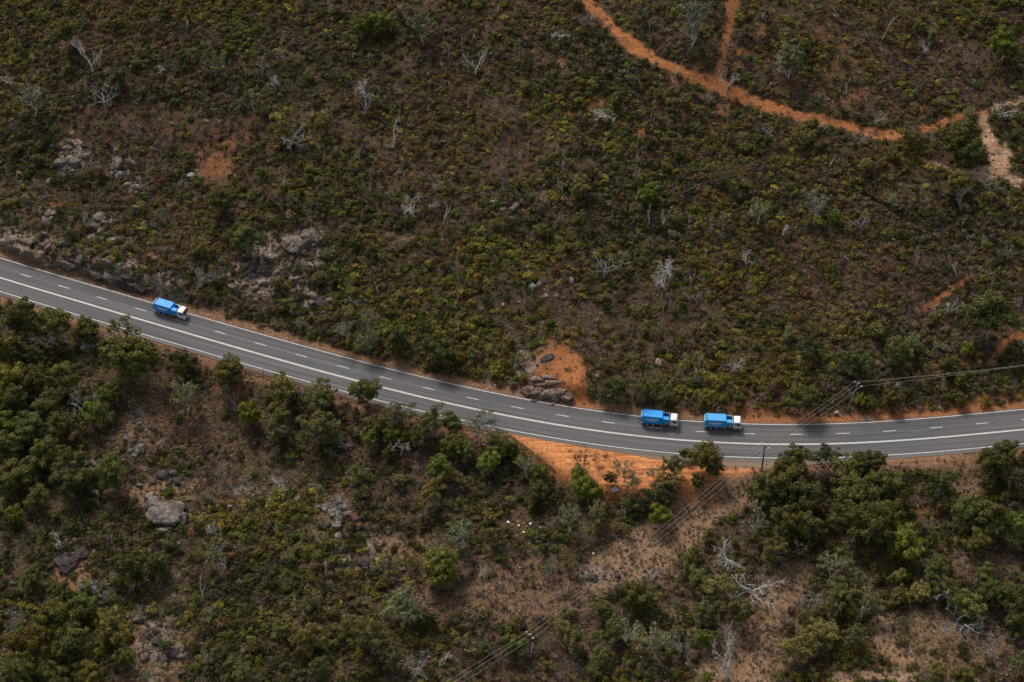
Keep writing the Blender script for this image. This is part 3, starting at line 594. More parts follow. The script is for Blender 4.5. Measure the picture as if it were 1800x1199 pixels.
for i, (u, v, r, kd) in enumerate(tlist):
    q, s = place_base(u, v, r, kd)
    if -6.4 < float(road_t(q[0], q[1])[0]) < 8.2: continue
    vs = KINDS[kd][3]; cm, tm = vs[i % len(vs)]
    root = bpy.data.objects.new("gum_tree" if kd != 'S' else "small_tree", None); COL.objects.link(root); root.empty_display_size = .3
    root.location = tuple(q); root.rotation_euler = (0, 0, r2.uniform(0, 6.28)); root.scale = (s, s, s*r2.uniform(.92, 1.08))
    cr = new_obj("crown", cm, root); cr["tint"] = jit(TINT[kd], .02 if kd == 'R' else .16); tr = new_obj("trunk", tm, root)
    tag(root, cat="tree", group="gum trees in the bush" if kd != 'S' else "small bushy trees on the slopes"); later(root, "tree", LOOK[kd], u, v); BASES.append((u, v, r))

# ------------------------------------------------------------------ dead trees
DM = [dead(9.0, .75, 5, .24, .35, 3, .2, (2, 3)) for _ in range(5)] + [dead(8.0, .55, 3, .13, .5, 2, .2, (1, 3)) for _ in range(5)] + [dead(6.5, 1.1, 4, .14, .1, 4, .26, (2, 4)) for _ in range(5)]
DMESH = {'P': [b_.mesh("dead_branches", M_PALE, True) for b_ in DM], 'W': [b_.mesh("dead_branches", M_GREYB, True) for b_ in DM]}
# base pixel, height in px, shape 0 big forked / 1 upright thin / 2 spreading, bark
DEAD = """166 130 58 0 P;238 100 46 1 W;188 200 62 2 W;280 132 24 2 P;330 56 50 1 P;834 132 46 0 P;640 205 60 0 W;690 262 56 1 P;728 385 46 2 P;508 262 48 2 P;578 214 24 2 P;500 336 40 1 P;500 378 42 1 W;710 320 32 1 P;989 300 38 1 P;630 290 38 1 W;485 162 52 1 W;460 140 46 1 W;712 34 34 1 P;875 26 36 1 P;612 14 26 1 P;1060 90 30 1 P;1104 148 26 2 W;998 124 24 1 P;1040 50 34 2 W;1141 54 24 1 P;1186 136 36 1 P;1070 215 44 2 P;1058 262 30 1 P;1120 286 34 1 P;1160 400 44 1 P;1192 390 32 1 P;1322 200 24 1 W;1550 70 58 1 P;1472 110 30 1 P;1486 168 32 1 P;1624 96 30 2 P;1605 165 34 1 W;1385 135 46 2 P;1216 82 52 0 P;1275 162 40 0 P;1340 36 20 2 P;1545 215 22 2 P;1602 130 20 1 W;1706 210 24 2 P;1688 372 40 2 W;1690 400 30 1 P;1646 296 22 1 P;1612 466 36 1 P;1612 560 30 1 W;1312 470 28 2 P;1215 500 40 1 P;1062 495 48 2 W;1168 512 46 2 P;1180 490 44 2 P;1060 640 34 1 W;1220 660 40 1 P;1288 656 44 1 P;1294 650 30 2 P;348 510 44 2 W;372 500 30 2 W;620 540 30 2 W;640 590 44 1 W;806 590 26 1 P;740 600 32 1 P;612 640 30 2 W;440 640 40 1 W;160 612 28 2 W;190 600 34 2 W;85 625 44 2 P;148 720 40 2 W;140 745 44 2 P;165 705 34 1 P;65 705 34 2 W;32 680 40 2 W;122 830 30 1 P;175 835 44 2 P;415 715 36 1 P;500 660 32 2 W;235 660 26 2 W;560 770 36 2 W;705 800 40 2 P;720 740 34 1 W;610 790 30 2 W;860 860 30 1 W;1230 905 26 1 W;375 945 32 2 P;355 1058 40 1 P;155 1050 34 2 P;710 1075 40 2 W;732 1192 58 2 W;782 1168 30 2 P;1262 1002 50 1 P;1285 1002 52 2 P;1316 1052 70 2 P;1345 1042 40 2 W;1420 1075 56 2 W;1280 1192 70 0 P;1258 1196 54 1 P;1514 1092 60 1 P;1475 1010 34 2 W;1665 1070 50 2 P;1690 1110 60 2 W;1745 1160 44 2 W;1640 1030 36 2 P;1375 930 36 2 P;1350 880 30 1 W;1440 850 40 2 W;1500 835 34 2 W;1215 1190 30 1 W;1115 1000 26 1 W;870 1160 30 1 W;30 1080 26 2 W;1080 1075 30 1 W"""
XD = []
for _ in range(110):
    u = r2.uniform(10, 1790); v = r2.uniform(40, 1190); p = P(u, v)
    if G(bare, p[0], p[1]) < .4: XD.append(f"{u:.0f} {v:.0f} {r2.uniform(18, 42):.0f} {r2.choice([1, 1, 2])} {r2.choice(['P', 'P', 'W'])}")
for k, l in enumerate(DEAD.replace("\n", "").split(";")+XD):
    a, b_, hp, sh, bk = l.split(); a = float(a); b_ = float(b_); sh = int(sh); q = P(a, b_)
    if -6.4 < float(road_t(q[0], q[1])[0]) < 8.2: continue
    me = DMESH[bk][sh*5+k % 5]; s = float(hp)/(6.75*.73)/(7.6, 6.6, 5.6)[sh]
    o = new_obj("dead_tree", me, loc=q, rz=r2.uniform(0, 6.28), scale=s); tag(o, cat="dead tree", group="dead trees in the bush")
    later(o, "dead tree", ("bleached white" if bk == 'P' else "grey")+(" forked", " upright", " twiggy")[sh]+" dead tree", a, b_-float(hp)*.5)
# fallen logs
LOGM = dead(7.0, .5, 2, .2, 0, 2, .1, (1, 2)); LOGP = LOGM.mesh("fallen_log", M_PALE, True); LOGG = LOGM.mesh("fallen_log", M_GREYB, True)
for k, (a, b_, L, ang, pale) in enumerate([(725,638,36,12,1),(1085,1185,60,95,0),(1140,1065,50,8,1),(1490,330,20,-30,1),(1150,372,30,-55,1),(1100,465,46,30,1),(1620,905,30,20,0),(1210,1170,34,130,1),(1780,890,30,-20,0),(640,825,40,-4,1),(730,800,22,40,1),(440,842,30,-3,1),(1345,25,30,12,1),(1760,445,26,10,1),(470,770,36,20,0),(850,783,24,-8,1),(240,462,30,20,0)]):
    q = P(a, b_); o = new_obj("fallen_log", LOGP if pale else LOGG, loc=(q[0], q[1], q[2]+.25), scale=L/6.8/6.5)
    o.rotation_euler = (0, rad(86), rad(ang)); tag(o, cat="log", group="fallen logs on the slopes"); later(o, "fallen log", ("pale " if pale else "grey ")+"fallen log", a, b_)

# ------------------------------------------------------------------ shrubs: the largest as things, the rest as ground cover
SH = []; tries = 0
while len(SH) < 296 and tries < 20000:
    tries += 1; u = r2.uniform(2, 1798); v = r2.uniform(2, 1197); p = P(u, v); ok = 1-G(bare, p[0], p[1])
    if r2.random() > ok or -7 < float(road_t(p[0], p[1])[0]) < 9.5: continue
    if G(rocky, p[0], p[1]) > .8: continue
    if all(math.hypot(u-a, v-b) > 11 for a, b, _ in SH) and all(math.hypot(u-a, v-b) > c*.9 for a, b, c in BASES): SH.append((u, v, p))
for k, (u, v, p) in enumerate(SH):
    me = SHRUB[k % 5]; s = r2.uniform(.75, 1.25)*(1.1 if v > rowv(u) else 1.0); gr = G(green, p[0], p[1])
    o = new_obj("shrub", me, loc=p, rz=r2.uniform(0, 6.28), scale=(s, s, s*r2.uniform(.8, 1.1)))
    base, word = [((.050,.066,.014), "dark green shrub"), ((.092,.100,.016), "yellow-green shrub"), ((.066,.082,.016), "mid green shrub")][int(r2.integers(3))]
    o["tint"] = jit(base, .15); tag(o, cat="shrub", group="rounded shrubs on the slopes"); later(o, "shrub", "rounded "+word, u, v)
def single(name, me, u, v, tint, label, cat, group, s=1.0):
    q = P(u, v); o = new_obj(name, me, loc=q, scale=s); 
    if tint: o["tint"] = list(tint)
    tag(o, label, cat, group); return o
PROTO_H = [single("low_shrub", me, u, v, (.07,.078,.016), f"low dome-shaped green shrub {w}", "shrub", "low heath shrubs", 1.2) for me, (u, v, w) in zip(HEATH, [(1130,252,"just below the orange patch under the dirt track"),(1760,252,"on bare ground right of the pale gully"),(1775,300,"low on bare ground right of the pale gully"),(672,875,"alone beside the thin diagonal footpath"),(1505,1160,"alone on the sandy flat at bottom"),(350,250,"at the upper left of the brown clearing"),(240,880,"just left of the big grey boulder"),(1000,1050,"at the right of the tussock field")])]
PROTO_B = [single("dry_bush", me, u, v, (.17,.15,.15), f"leafless grey twiggy bush {w}", "dry bush", "leafless dry bushes", 1.3) for me, (u, v, w) in zip(BRUSH, [(850,1050,"in the bare tussock field"),(1590,1150,"on the sandy flat at bottom right"),(345,265,"at the top of the bare brown clearing"),(1150,985,"under the power lines")])]
PROTO_T = [single("grass_tuft", me, u, v, (.30,.24,.14), f"straw coloured grass tuft {w}", "grass tuft", "dry grass tufts", 1.4) for me, (u, v, w) in zip(TUFT, [(900,1040,"amid the bare tussock field"),(1620,1100,"on the sandy flat"),(300,862,"on bare soil above the big grey boulder"),(1230,900,"beside the power lines' bare strip")])]
PROTO_S = [single("stone", me, u, v, None, f"small angular stone {w}", "stone", "small stones", 1.3) for me, (u, v, w) in zip(STONE, [(585,880,"at the head of the white stone scatter"),(596,893,"in the middle of the white stone scatter"),(338,290,"at the left of the brown clearing"),(1745,270,"in the pale eroded gully"),(322,868,"just above the big grey boulder")])]

def scatter(name, protos, pts, rots, scl, tints, label, cat):
    me = bpy.data.meshes.new(name); me.vertices.add(len(pts)); me.vertices.foreach_set("co", np.asarray(pts, np.float32).ravel())
    a = me.attributes.new("rot", 'FLOAT_VECTOR', 'POINT'); a.data.foreach_set("vector", np.asarray(rots, np.float32).ravel())
    a = me.attributes.new("scl", 'FLOAT_VECTOR', 'POINT'); a.data.foreach_set("vector", np.asarray(scl, np.float32).ravel())
    a = me.attributes.new("pick", 'INT', 'POINT'); a.data.foreach_set("value", rng.integers(0, len(protos), len(pts)).astype(np.int32))
    a = me.attributes.new("tint", 'FLOAT_COLOR', 'POINT'); a.data.foreach_set("color", np.concatenate([tints, np.ones((len(pts), 1))], 1).astype(np.float32).ravel())
    me.update(); o = new_obj(name, me); g = bpy.data.node_groups.new(name, 'GeometryNodeTree')
    g.interface.new_socket("Geometry", in_out='INPUT', socket_type='NodeSocketGeometry'); g.interface.new_socket("Geometry", in_out='OUTPUT', socket_type='NodeSocketGeometry')
    gi = g.nodes.new("NodeGroupInput"); go = g.nodes.new("NodeGroupOutput"); ip = g.nodes.new("GeometryNodeInstanceOnPoints"); jn = g.nodes.new("GeometryNodeJoinGeometry")
    for p_ in protos:
        oi = g.nodes.new("GeometryNodeObjectInfo"); oi.inputs[0].default_value = p_; oi.transform_space = 'ORIGINAL'; oi.inputs["As Instance"].default_value = False
        gt = g.nodes.new("GeometryNodeGeometryToInstance"); g.links.new(oi.outputs["Geometry"], gt.inputs[0]); g.links.new(gt.outputs[0], jn.inputs[0])
    def na(n_, t_): 
        q = g.nodes.new("GeometryNodeInputNamedAttribute"); q.data_type = t_; q.inputs[0].default_value = n_; return q.outputs[0]
    g.links.new(gi.outputs[0], ip.inputs["Points"]); g.links.new(jn.outputs[0], ip.inputs["Instance"]); ip.inputs["Pick Instance"].default_value = True
    g.links.new(na("pick", 'INT'), ip.inputs["Instance Index"]); g.links.new(na("scl", 'FLOAT_VECTOR'), ip.inputs["Scale"])
    e2r = g.nodes.new("FunctionNodeEulerToRotation"); g.links.new(na("rot", 'FLOAT_VECTOR'), e2r.inputs[0]); g.links.new(e2r.outputs[0], ip.inputs["Rotation"])
    g.links.new(ip.outputs[0], go.inputs[0]); md = o.modifiers.new("scatter", 'NODES'); md.node_group = g
    return tag(o, label, cat, kind="stuff")
def cand(n, seed):
    g = np.random.default_rng(seed); x = g.uniform(GX[0]+3, GX[-1]-3, n); y = g.uniform(GY[0]+3, GY[-1]-3, n); u, v = w2p(np.stack([x, y, H(x, y)], -1))
    k = (u > -160) & (u < 1960) & (v > -130) & (v < 1290); return g, x[k], y[k]
def rots(g, n, t=.15): return np.stack([g.normal(size=n)*t, g.normal(size=n)*t, g.uniform(0, 6.28, n)], -1)
def tints(g, n, w, pal, s=.22):
    pal = np.array(pal); w = np.clip(w, 0, None); w = w/w.sum(1, keepdims=True); c = (g.random(n)[:, None] > np.cumsum(w, 1)).sum(1).clip(0, len(pal)-1)
    return pal[c]*np.exp(g.normal(size=(n, 1))*s)*(1+g.normal(size=(n, 3))*.06)
# heath
g, x, y = cand(230000, 101); t_, xx_ = road_t(x, y); gr = G(green, x, y); ba = G(bare, x, y); ro = G(rocky, x, y)
up_ = t_ > 0; dn_ = fbm(x*.55, y, 9, 66, 4); dm_ = fbm(x*.6+40, y, 26, 67, 3); dens = np.where(up_, np.clip(.56+.45*gr+.95*dn_+.6*dm_, .08, 1), np.clip(.16+.62*gr**1.4+.8*dn_, .04, 1))*(1-ba)**1.5*(1-.55*ro)*np.where((t_ > -7.5) & (t_ < 9.5), 0, 1)
k = g.random(len(x)) < dens; x, y, gr, up_ = x[k], y[k], gr[k], up_[k]; n = len(x); s = (.34+1.35*g.random(n)**2.4)*np.where(up_, 1, 1.05)*(.85+.3*gr)
dk = 1.5*fbm(x*.6, y, 18, 61, 3); big_ = g.random(n) < .07; s = np.where(big_, s*1.55, s)
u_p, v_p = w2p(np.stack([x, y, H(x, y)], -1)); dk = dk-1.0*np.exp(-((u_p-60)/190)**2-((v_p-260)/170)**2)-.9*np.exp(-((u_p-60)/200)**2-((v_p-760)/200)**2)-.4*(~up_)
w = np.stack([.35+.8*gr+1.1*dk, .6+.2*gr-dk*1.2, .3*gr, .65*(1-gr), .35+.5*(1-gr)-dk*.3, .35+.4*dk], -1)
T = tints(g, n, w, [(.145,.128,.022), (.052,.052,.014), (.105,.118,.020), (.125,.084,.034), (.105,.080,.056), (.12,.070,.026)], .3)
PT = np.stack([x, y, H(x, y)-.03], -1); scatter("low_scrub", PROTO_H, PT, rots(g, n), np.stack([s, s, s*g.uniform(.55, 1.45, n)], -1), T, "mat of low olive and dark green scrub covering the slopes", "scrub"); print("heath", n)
# dry brush
g, x, y = cand(80000, 102); t_, _ = road_t(x, y); gr = G(green, x, y); ba = G(bare, x, y)
dens = (.14+.38*(1-gr)+.35*fbm(x*.6, y, 12, 68, 3))*(1-ba*.75)*np.where((t_ > -7.5) & (t_ < 9.3), 0, 1); k = g.random(len(x)) < dens; x, y = x[k], y[k]; n = len(x); s = .5+.7*g.random(n)
s = s*(1+.3*g.random(n)); T = tints(g, n, np.tile([1., .7, .6], (n, 1)), [(.17,.135,.115), (.13,.085,.058), (.26,.225,.20)], .3)
scatter("dry_brush", PROTO_B, np.stack([x, y, H(x, y)], -1), rots(g, n), np.stack([s, s, s*.8], -1), T, "leafless grey brown brush and fallen twigs between the shrubs", "brush"); print("brush", n)
# dry grass
g, x, y = cand(150000, 103); t_, _ = road_t(x, y); gr = G(green, x, y); ba = G(bare, x, y); sa_ = G(sandy, x, y); pn = fbm(x, y, 9, 64, 3)
trk = np.maximum.reduce([G(TRACK, x, y), G(PALE, x, y), G(pull_g, x, y), G(TR2, x, y)])
dens = np.clip(np.where(t_ > 0, .2, .45)+.25*pn+.25*(sa_ > .15)*(t_ < 0), 0.03, 1)*(1-trk)**2*(1-.75*G(orange, x, y))*np.where((t_ > -11) & (t_ < 11.5), .25, 1)*np.where((t_ > -6.8) & (t_ < 8.8), 0, 1)
k = g.random(len(x)) < dens; x, y, pn = x[k], y[k], pn[k]; n = len(x); s = .55+.8*g.random(n)
T = tints(g, n, np.stack([.5+0*pn, .4-pn*.4, .35+pn, .2+0*pn], -1), [(.20,.15,.105), (.14,.10,.075), (.25,.205,.10), (.16,.16,.065)], .22)
scatter("dry_grass", PROTO_T, np.stack([x, y, H(x, y)], -1), rots(g, n), np.stack([s, s, s], -1), T, "dry straw and brown grass tussocks growing over the hillside", "grass"); print("grass", n)
# rubble
g, x, y = cand(130000, 104); t_, _ = road_t(x, y); ro = G(rocky, x, y); sa_ = G(sandy, x, y)
dens = (.006+.30*ro**2+.02*sa_+.10*G(PALE, x, y))*np.where((t_ > -7) & (t_ < 8.6), 0, 1)*(1-G(pull_g, x, y)); k = g.random(len(x)) < dens; x, y = x[k], y[k]; n = len(x); s = .25+1.3*g.random(n)**2.5
scatter("rubble", PROTO_S, np.stack([x, y, H(x, y)], -1), rots(g, n, .6), np.stack([s, s, s], -1), np.ones((n, 3))*.3, "loose grey and tan stones strewn over the rocky patches", "stones"); print("rubble", n)

# ------------------------------------------------------------------ boulders and rock faces
RK = {'g': M_ROCK, 'p': M_ROCKP, 'r': M_ROCKR, 'd': M_ROCKD}
def block(seed, npl=3, base_mesh=None):
    r_ = np.random.default_rng(seed); d, f_ = base_mesh or ICO4; base = np.array([(1,0,0),(-1,0,0),(0,1,0),(0,-1,0),(0,0,1),(0,0,-1)], float)
    n = np.concatenate([base+r_.normal(size=(6, 3))*.25, r_.normal(size=(npl+3, 3))]); n /= np.linalg.norm(n, axis=1)[:, None]; h = np.concatenate([r_.uniform(.60, .88, 6), r_.uniform(.72, 1.0, npl+3)])
    rr = (h/np.clip(d@n.T, 1e-3, None)).min(1); rr = np.minimum(rr, 1.25); return d*rr[:, None], f_
def boulder_mesh(k, m_):
    d, f_ = block(300+k, 4, ICO3); d = d*np.array([1.05, .82, .68]); nn = fbm(d[:, 0]*1.3+k*9, d[:, 1]+d[:, 2]*1.6, .6, k, 3); crk = -np.clip(.1-np.abs(fbm(d[:, 0]+k, d[:, 2]*.6+d[:, 1], .8, k+3, 2)), 0, 1)*1.6
    return np_mesh("boulder", d*(1+.10*nn+crk)[:, None], tris=f_, mat=m_)
BM = {c: [boulder_mesh(k, m_) for k in range(7)] for c, m_ in RK.items()}
BOULD = """130 285 17 g;118 258 11 g;107 284 12 g;128 300 10 p;210 285 16 g;198 303 8 p;205 308 7 p;236 318 7 p;246 322 6 p;232 332 6 p;240 338 7 g;345 300 5 p;341 312 7 p;347 320 6 d;405 305 6 g;390 240 9 d;366 212 5 p;205 152 11 p;186 158 12 g;130 170 5 p;175 382 15 g;168 398 12 g;237 364 8 g;232 374 6 p;345 352 7 g;652 352 7 p;657 388 6 g;868 354 8 p;900 366 5 p;910 338 6 p;918 334 5 p;840 430 7 p;829 428 5 g;560 462 12 p;548 472 9 g;582 450 6 g;580 426 5 p;588 440 6 p;486 478 8 r;478 492 8 r;448 506 9 g;430 500 8 r;500 482 6 p;550 518 12 g;565 534 12 d;548 530 9 g;590 470 7 p;475 455 8 d;458 496 6 p;410 504 9 r;698 520 7 r;722 508 5 d;980 520 5 p;948 500 8 g;885 535 6 r;1157 636 10 r;1110 490 5 p;165 1032 12 d;190 1048 12 d;245 1086 12 g;316 1138 12 g;322 1150 10 g;275 1126 9 d;320 1182 9 d;273 1158 7 p;30 1100 14 d;170 865 8 g;118 920 7 d;290 835 8 p;304 832 8 p;270 848 6 d;578 895 6 p;585 905 7 p;590 925 10 p;574 924 9 d;560 890 4 p;548 885 4 p;612 940 6 p;596 942 5 p;560 890 5 p;482 885 5 p;490 880 4 p;405 890 4 p;330 878 5 p;610 830 5 p;645 475 5 g;1050 660 5 p;1075 605 4 p;1585 695 6 d;1595 690 5 g;230 792 6 p;222 770 6 p;240 810 5 g;255 825 5 g;840 960 5 g;850 968 5 g;640 980 7 g;655 995 6 g;628 1000 6 g;1600 715 4 p;320 300 5 r;375 195 4 g;1763 236 3 p;40 398 9 p;25 400 7 g;95 448 7 g"""
XB = []
for (cu, cv, su, sv, nn_, cs_) in [(470,475,75,45,34,"gprd"),(535,430,40,22,10,"gp"),(560,525,30,30,12,"gd"),(130,275,35,35,14,"gpd"),(210,295,22,22,8,"gp"),(240,322,14,16,6,"p"),(180,400,45,30,16,"gd"),(120,440,60,20,10,"gr"),(590,905,22,28,12,"p"),(640,985,70,20,10,"gd"),(240,780,20,35,8,"pd"),(290,1135,35,35,10,"gd"),(940,500,45,25,8,"gp"),(885,360,30,12,5,"pg"),(60,400,50,20,8,"gp"),(1060,1005,40,14,5,"d"),(345,310,10,16,4,"p"),(300,845,40,10,6,"pd"),(1585,690,16,8,3,"g")]:
    for _ in range(nn_): XB.append(f"{cu+r2.normal()*su*.55:.0f} {cv+r2.normal()*sv*.55:.0f} {r2.uniform(3.5, 11)**1.0:.1f} {cs_[int(r2.integers(len(cs_)))]}")
XB = [l for l in XB if not (-7.5 < float(road_t(*P(float(l.split()[0]), float(l.split()[1]))[:2])[0]) < 9)]
WORDS = {'g': "grey-brown boulder", 'p': "pale grey boulder", 'r': "rusty brown boulder", 'd': "dark grey boulder"}
for k, l in enumerate(BOULD.replace("\n", "").split(";")+XB):
    a, b_, r, c = l.split(); a = float(a); b_ = float(b_); r = float(r); q = P(a, b_+r*.3); s = r/6.8*1.12
    o = new_obj("boulder", BM[c][k % 7], loc=(q[0], q[1], q[2]+s*.1), rz=r2.uniform(0, 6.28), scale=(s, s*r2.uniform(.8, 1.1), s*r2.uniform(.75, 1.1))); o.rotation_euler = (r2.normal()*.2, r2.normal()*.2, r2.uniform(0, 6.28))
    tag(o, cat="boulder", group="boulders on the slopes"); later(o, "boulder", ("large " if r >= 12 else "small " if r < 7 else "")+WORDS[c], a, b_)
def outcrop(name, parts, mat, label, cat="rock", sub=ICO4):
    """parts: (u, v, radius x, y, z in metres, turn, lift)"""
    V_, F_ = [], []; n = 0; c0 = P(parts[0][0], parts[0][1])
    for k, (u, v, rx_, ry_, rz_, tz, lift) in enumerate(parts):
        d, f_ = block(int(u*7+v*3) % 10000); rx_, rz_ = (rx_*1.45, rz_*rng.uniform(.8, 1.15)) if name == 'rock_cutting' else (rx_, rz_); d = d*np.array([rx_, ry_, rz_]); th = rad(tz)
        d = np.stack([d[:, 0]*math.cos(th)-d[:, 1]*math.sin(th), d[:, 0]*math.sin(th)+d[:, 1]*math.cos(th), d[:, 2]], -1)
        nn = fbm(d[:, 0]+d[:, 1]*.6+u, d[:, 2]*.7+d[:, 1]*.5, .9, k+5, 4); cr_ = -np.clip(.12-np.abs(fbm(d[:, 0]*1.1+u*.3, d[:, 2]*.5+d[:, 1]*.8, 1.3, k+9, 3)), 0, 1)*1.8; d = d*(1+(.2 if name == 'rock_cutting' else .12)*nn+cr_)[:, None]
        V_.append(d+P(u, v)+[0, 0, lift]-c0); F_.append(f_+n); n += len(d)
    o = new_obj(name, np_mesh(name, np.concatenate(V_), tris=np.concatenate(F_), mat=mat), loc=c0); return tag(o, label, cat)
outcrop("rock_outcrop", [(290,912,4.6,3.6,2.6,-20,.4),(272,892,3.0,2.6,2.4,-50,.6),(308,902,2.6,2.2,1.8,10,.6),(322,916,1.6,1.6,1.8,0,.3),(262,878,1.6,1.4,1.6,0,.3),(288,932,2.4,1.5,1.2,0,.1),(278,908,2.2,3.2,2.5,30,.7)], M_ROCKP, "big blocky pale grey boulder outcrop on bare soil in the lower left")
outcrop("rock_outcrop", [(118,990,3.4,3.4,1.3,50,.2),(138,978,3.0,2.0,1.0,40,.2),(112,1000,2.2,2.2,1.0,20,.2)], M_ROCKD, "flat dark streaked rock slab on sandy soil near the left edge")
outcrop("rock_outcrop", [(528,426,4.6,3.4,1.9,20,.2),(545,418,3.0,2.8,1.9,0,.2),(512,424,3.0,3.0,1.4,40,.1),(533,440,1.4,2.2,1.0,0,.3)], M_ROCK, "large domed granite outcrop above the rocky scree, left of centre")
outcrop("rock_cutting", [(932,692,1.5,1.5,1.7,10,.2),(946,695,1.5,1.6,2.0,-12,.2),(962,697,1.7,1.7,2.0,-8,.3),(978,699,1.6,1.7,2.1,-10,.3),(993,701,1.3,1.7,2.1,-30,.2),(1003,709,.6,.6,.6,0,.1),(940,705,.6,.6,.5,20,.1),(972,711,.5,.5,.4,20,.1),(955,688,1.6,1.2,1.5,0,.2),(985,691,1.6,1.3,1.6,0,.2)], M_ROCKR, "broken pinkish rock cutting at the road edge under the orange bank", "rock face")
outcrop("rock_ledge", [(952,676,3.2,1.2,.55,0,.1),(972,672,3.0,1.1,.5,5,.1),(945,667,2.2,1.2,.45,0,.05),(965,663,2.6,.9,.4,-6,.05)], M_ROCKR, "layered brown rock ledges on the orange bank above the cutting", "rock ledge")
outcrop("rock_slab", [(966,628,1.9,1.3,.5,35,.1),(958,632,1.6,1.0,.4,35,.1)], M_ROCKD, "dark smooth rock slab at the top of the orange bank", "rock slab")
outcrop("rock_cutting", [(15,430,2.0,1.6,2.0,-20,.4),(32,438,2.4,1.7,2.4,-24,.4),(50,447,2.6,1.8,2.6,-24,.4),(68,453,2.4,1.7,2.6,-24,.3),(84,460,2.0,1.6,2.2,-24,.2),(30,424,2.2,1.4,1.2,0,.7),(48,428,2.0,1.3,1.2,0,.6)], M_ROCKR, "jagged brown rock cutting above the road at the left edge", "rock face")
outcrop("rock_cutting", [(118,468,2.0,1.5,2.0,-24,.2),(140,466,1.3,1.2,2.4,-40,.6),(152,476,2.2,1.5,1.8,-24,.3),(172,484,2.2,1.6,1.8,-24,.3),(190,466,1.2,1.1,2.0,-10,.5),(195,494,2.2,1.6,2.2,-24,.3),(105,462,1.6,1.4,1.8,-24,.3)], M_ROCK, "craggy grey rock face above the road left of the lone truck", "rock face")
outcrop("rock_cutting", [(214,500,2.4,1.6,2.4,-24,.4),(232,505,2.2,1.6,2.0,-24,.3),(248,511,1.8,1.4,1.6,-24,.2),(224,492,2.0,1.4,1.4,-24,.6)], M_ROCKD, "blackish rock face just uphill of the lone truck's rear", "rock face")

# ------------------------------------------------------------------ garbage trucks
M_BLUE = simple("truck_blue", (.0,.33,.90), .5, var=.3, scale=1.1); M_BLUE2 = simple("paler_truck_blue", (.04,.38,.80), .5, var=.25, scale=1.3); M_BLUET = simple("truck_blue_trim", (.02,.40,.95), .4)
M_WHITE = simple("cab_white", (.87,.87,.87), .35, var=.08); M_BLACK = simple("black_rubber", (.018,.018,.02), .8); M_CHAS = simple("chassis_grey", (.05,.05,.055), .7, var=.3)
M_GLASS = simple("cab_glass", (.015,.02,.028), .08); M_RIM = simple("wheel_rim", (.42,.42,.43), .45, .3); M_LET = simple("white_letters", (.88,.9,.92), .6); M_AMB = simple("amber_lamp", (.75,.25,.03), .4); M_RED = simple("red_lamp", (.5,.02,.015), .4); M_HOP = simple("hopper_dark", (.02,.03,.05), .7)
M_YEL = simple("yellow_green_box", (.32,.36,.06), .6); M_SIL = simple("silver_metal", (.5,.51,.52), .4, .5)
def text_mesh(s, size, w):
    cu = bpy.data.curves.new("t", 'FONT'); cu.body = s; cu.size = size; cu.extrude = .01; cu.align_x = 'CENTER'; cu.offset = .022; o = bpy.data.objects.new("t", cu); COL.objects.link(o)
    dg = bpy.context.evaluated_depsgraph_get(); me = bpy.data.meshes.new_from_object(o.evaluated_get(dg)); bpy.data.objects.remove(o); me.name = "lettering"
    xs = [v.co.x for v in me.vertices]; k = w/(max(xs)-min(xs))
    for v in me.vertices: v.co.x *= k
    me.materials.clear(); me.materials.append(M_LET); return me
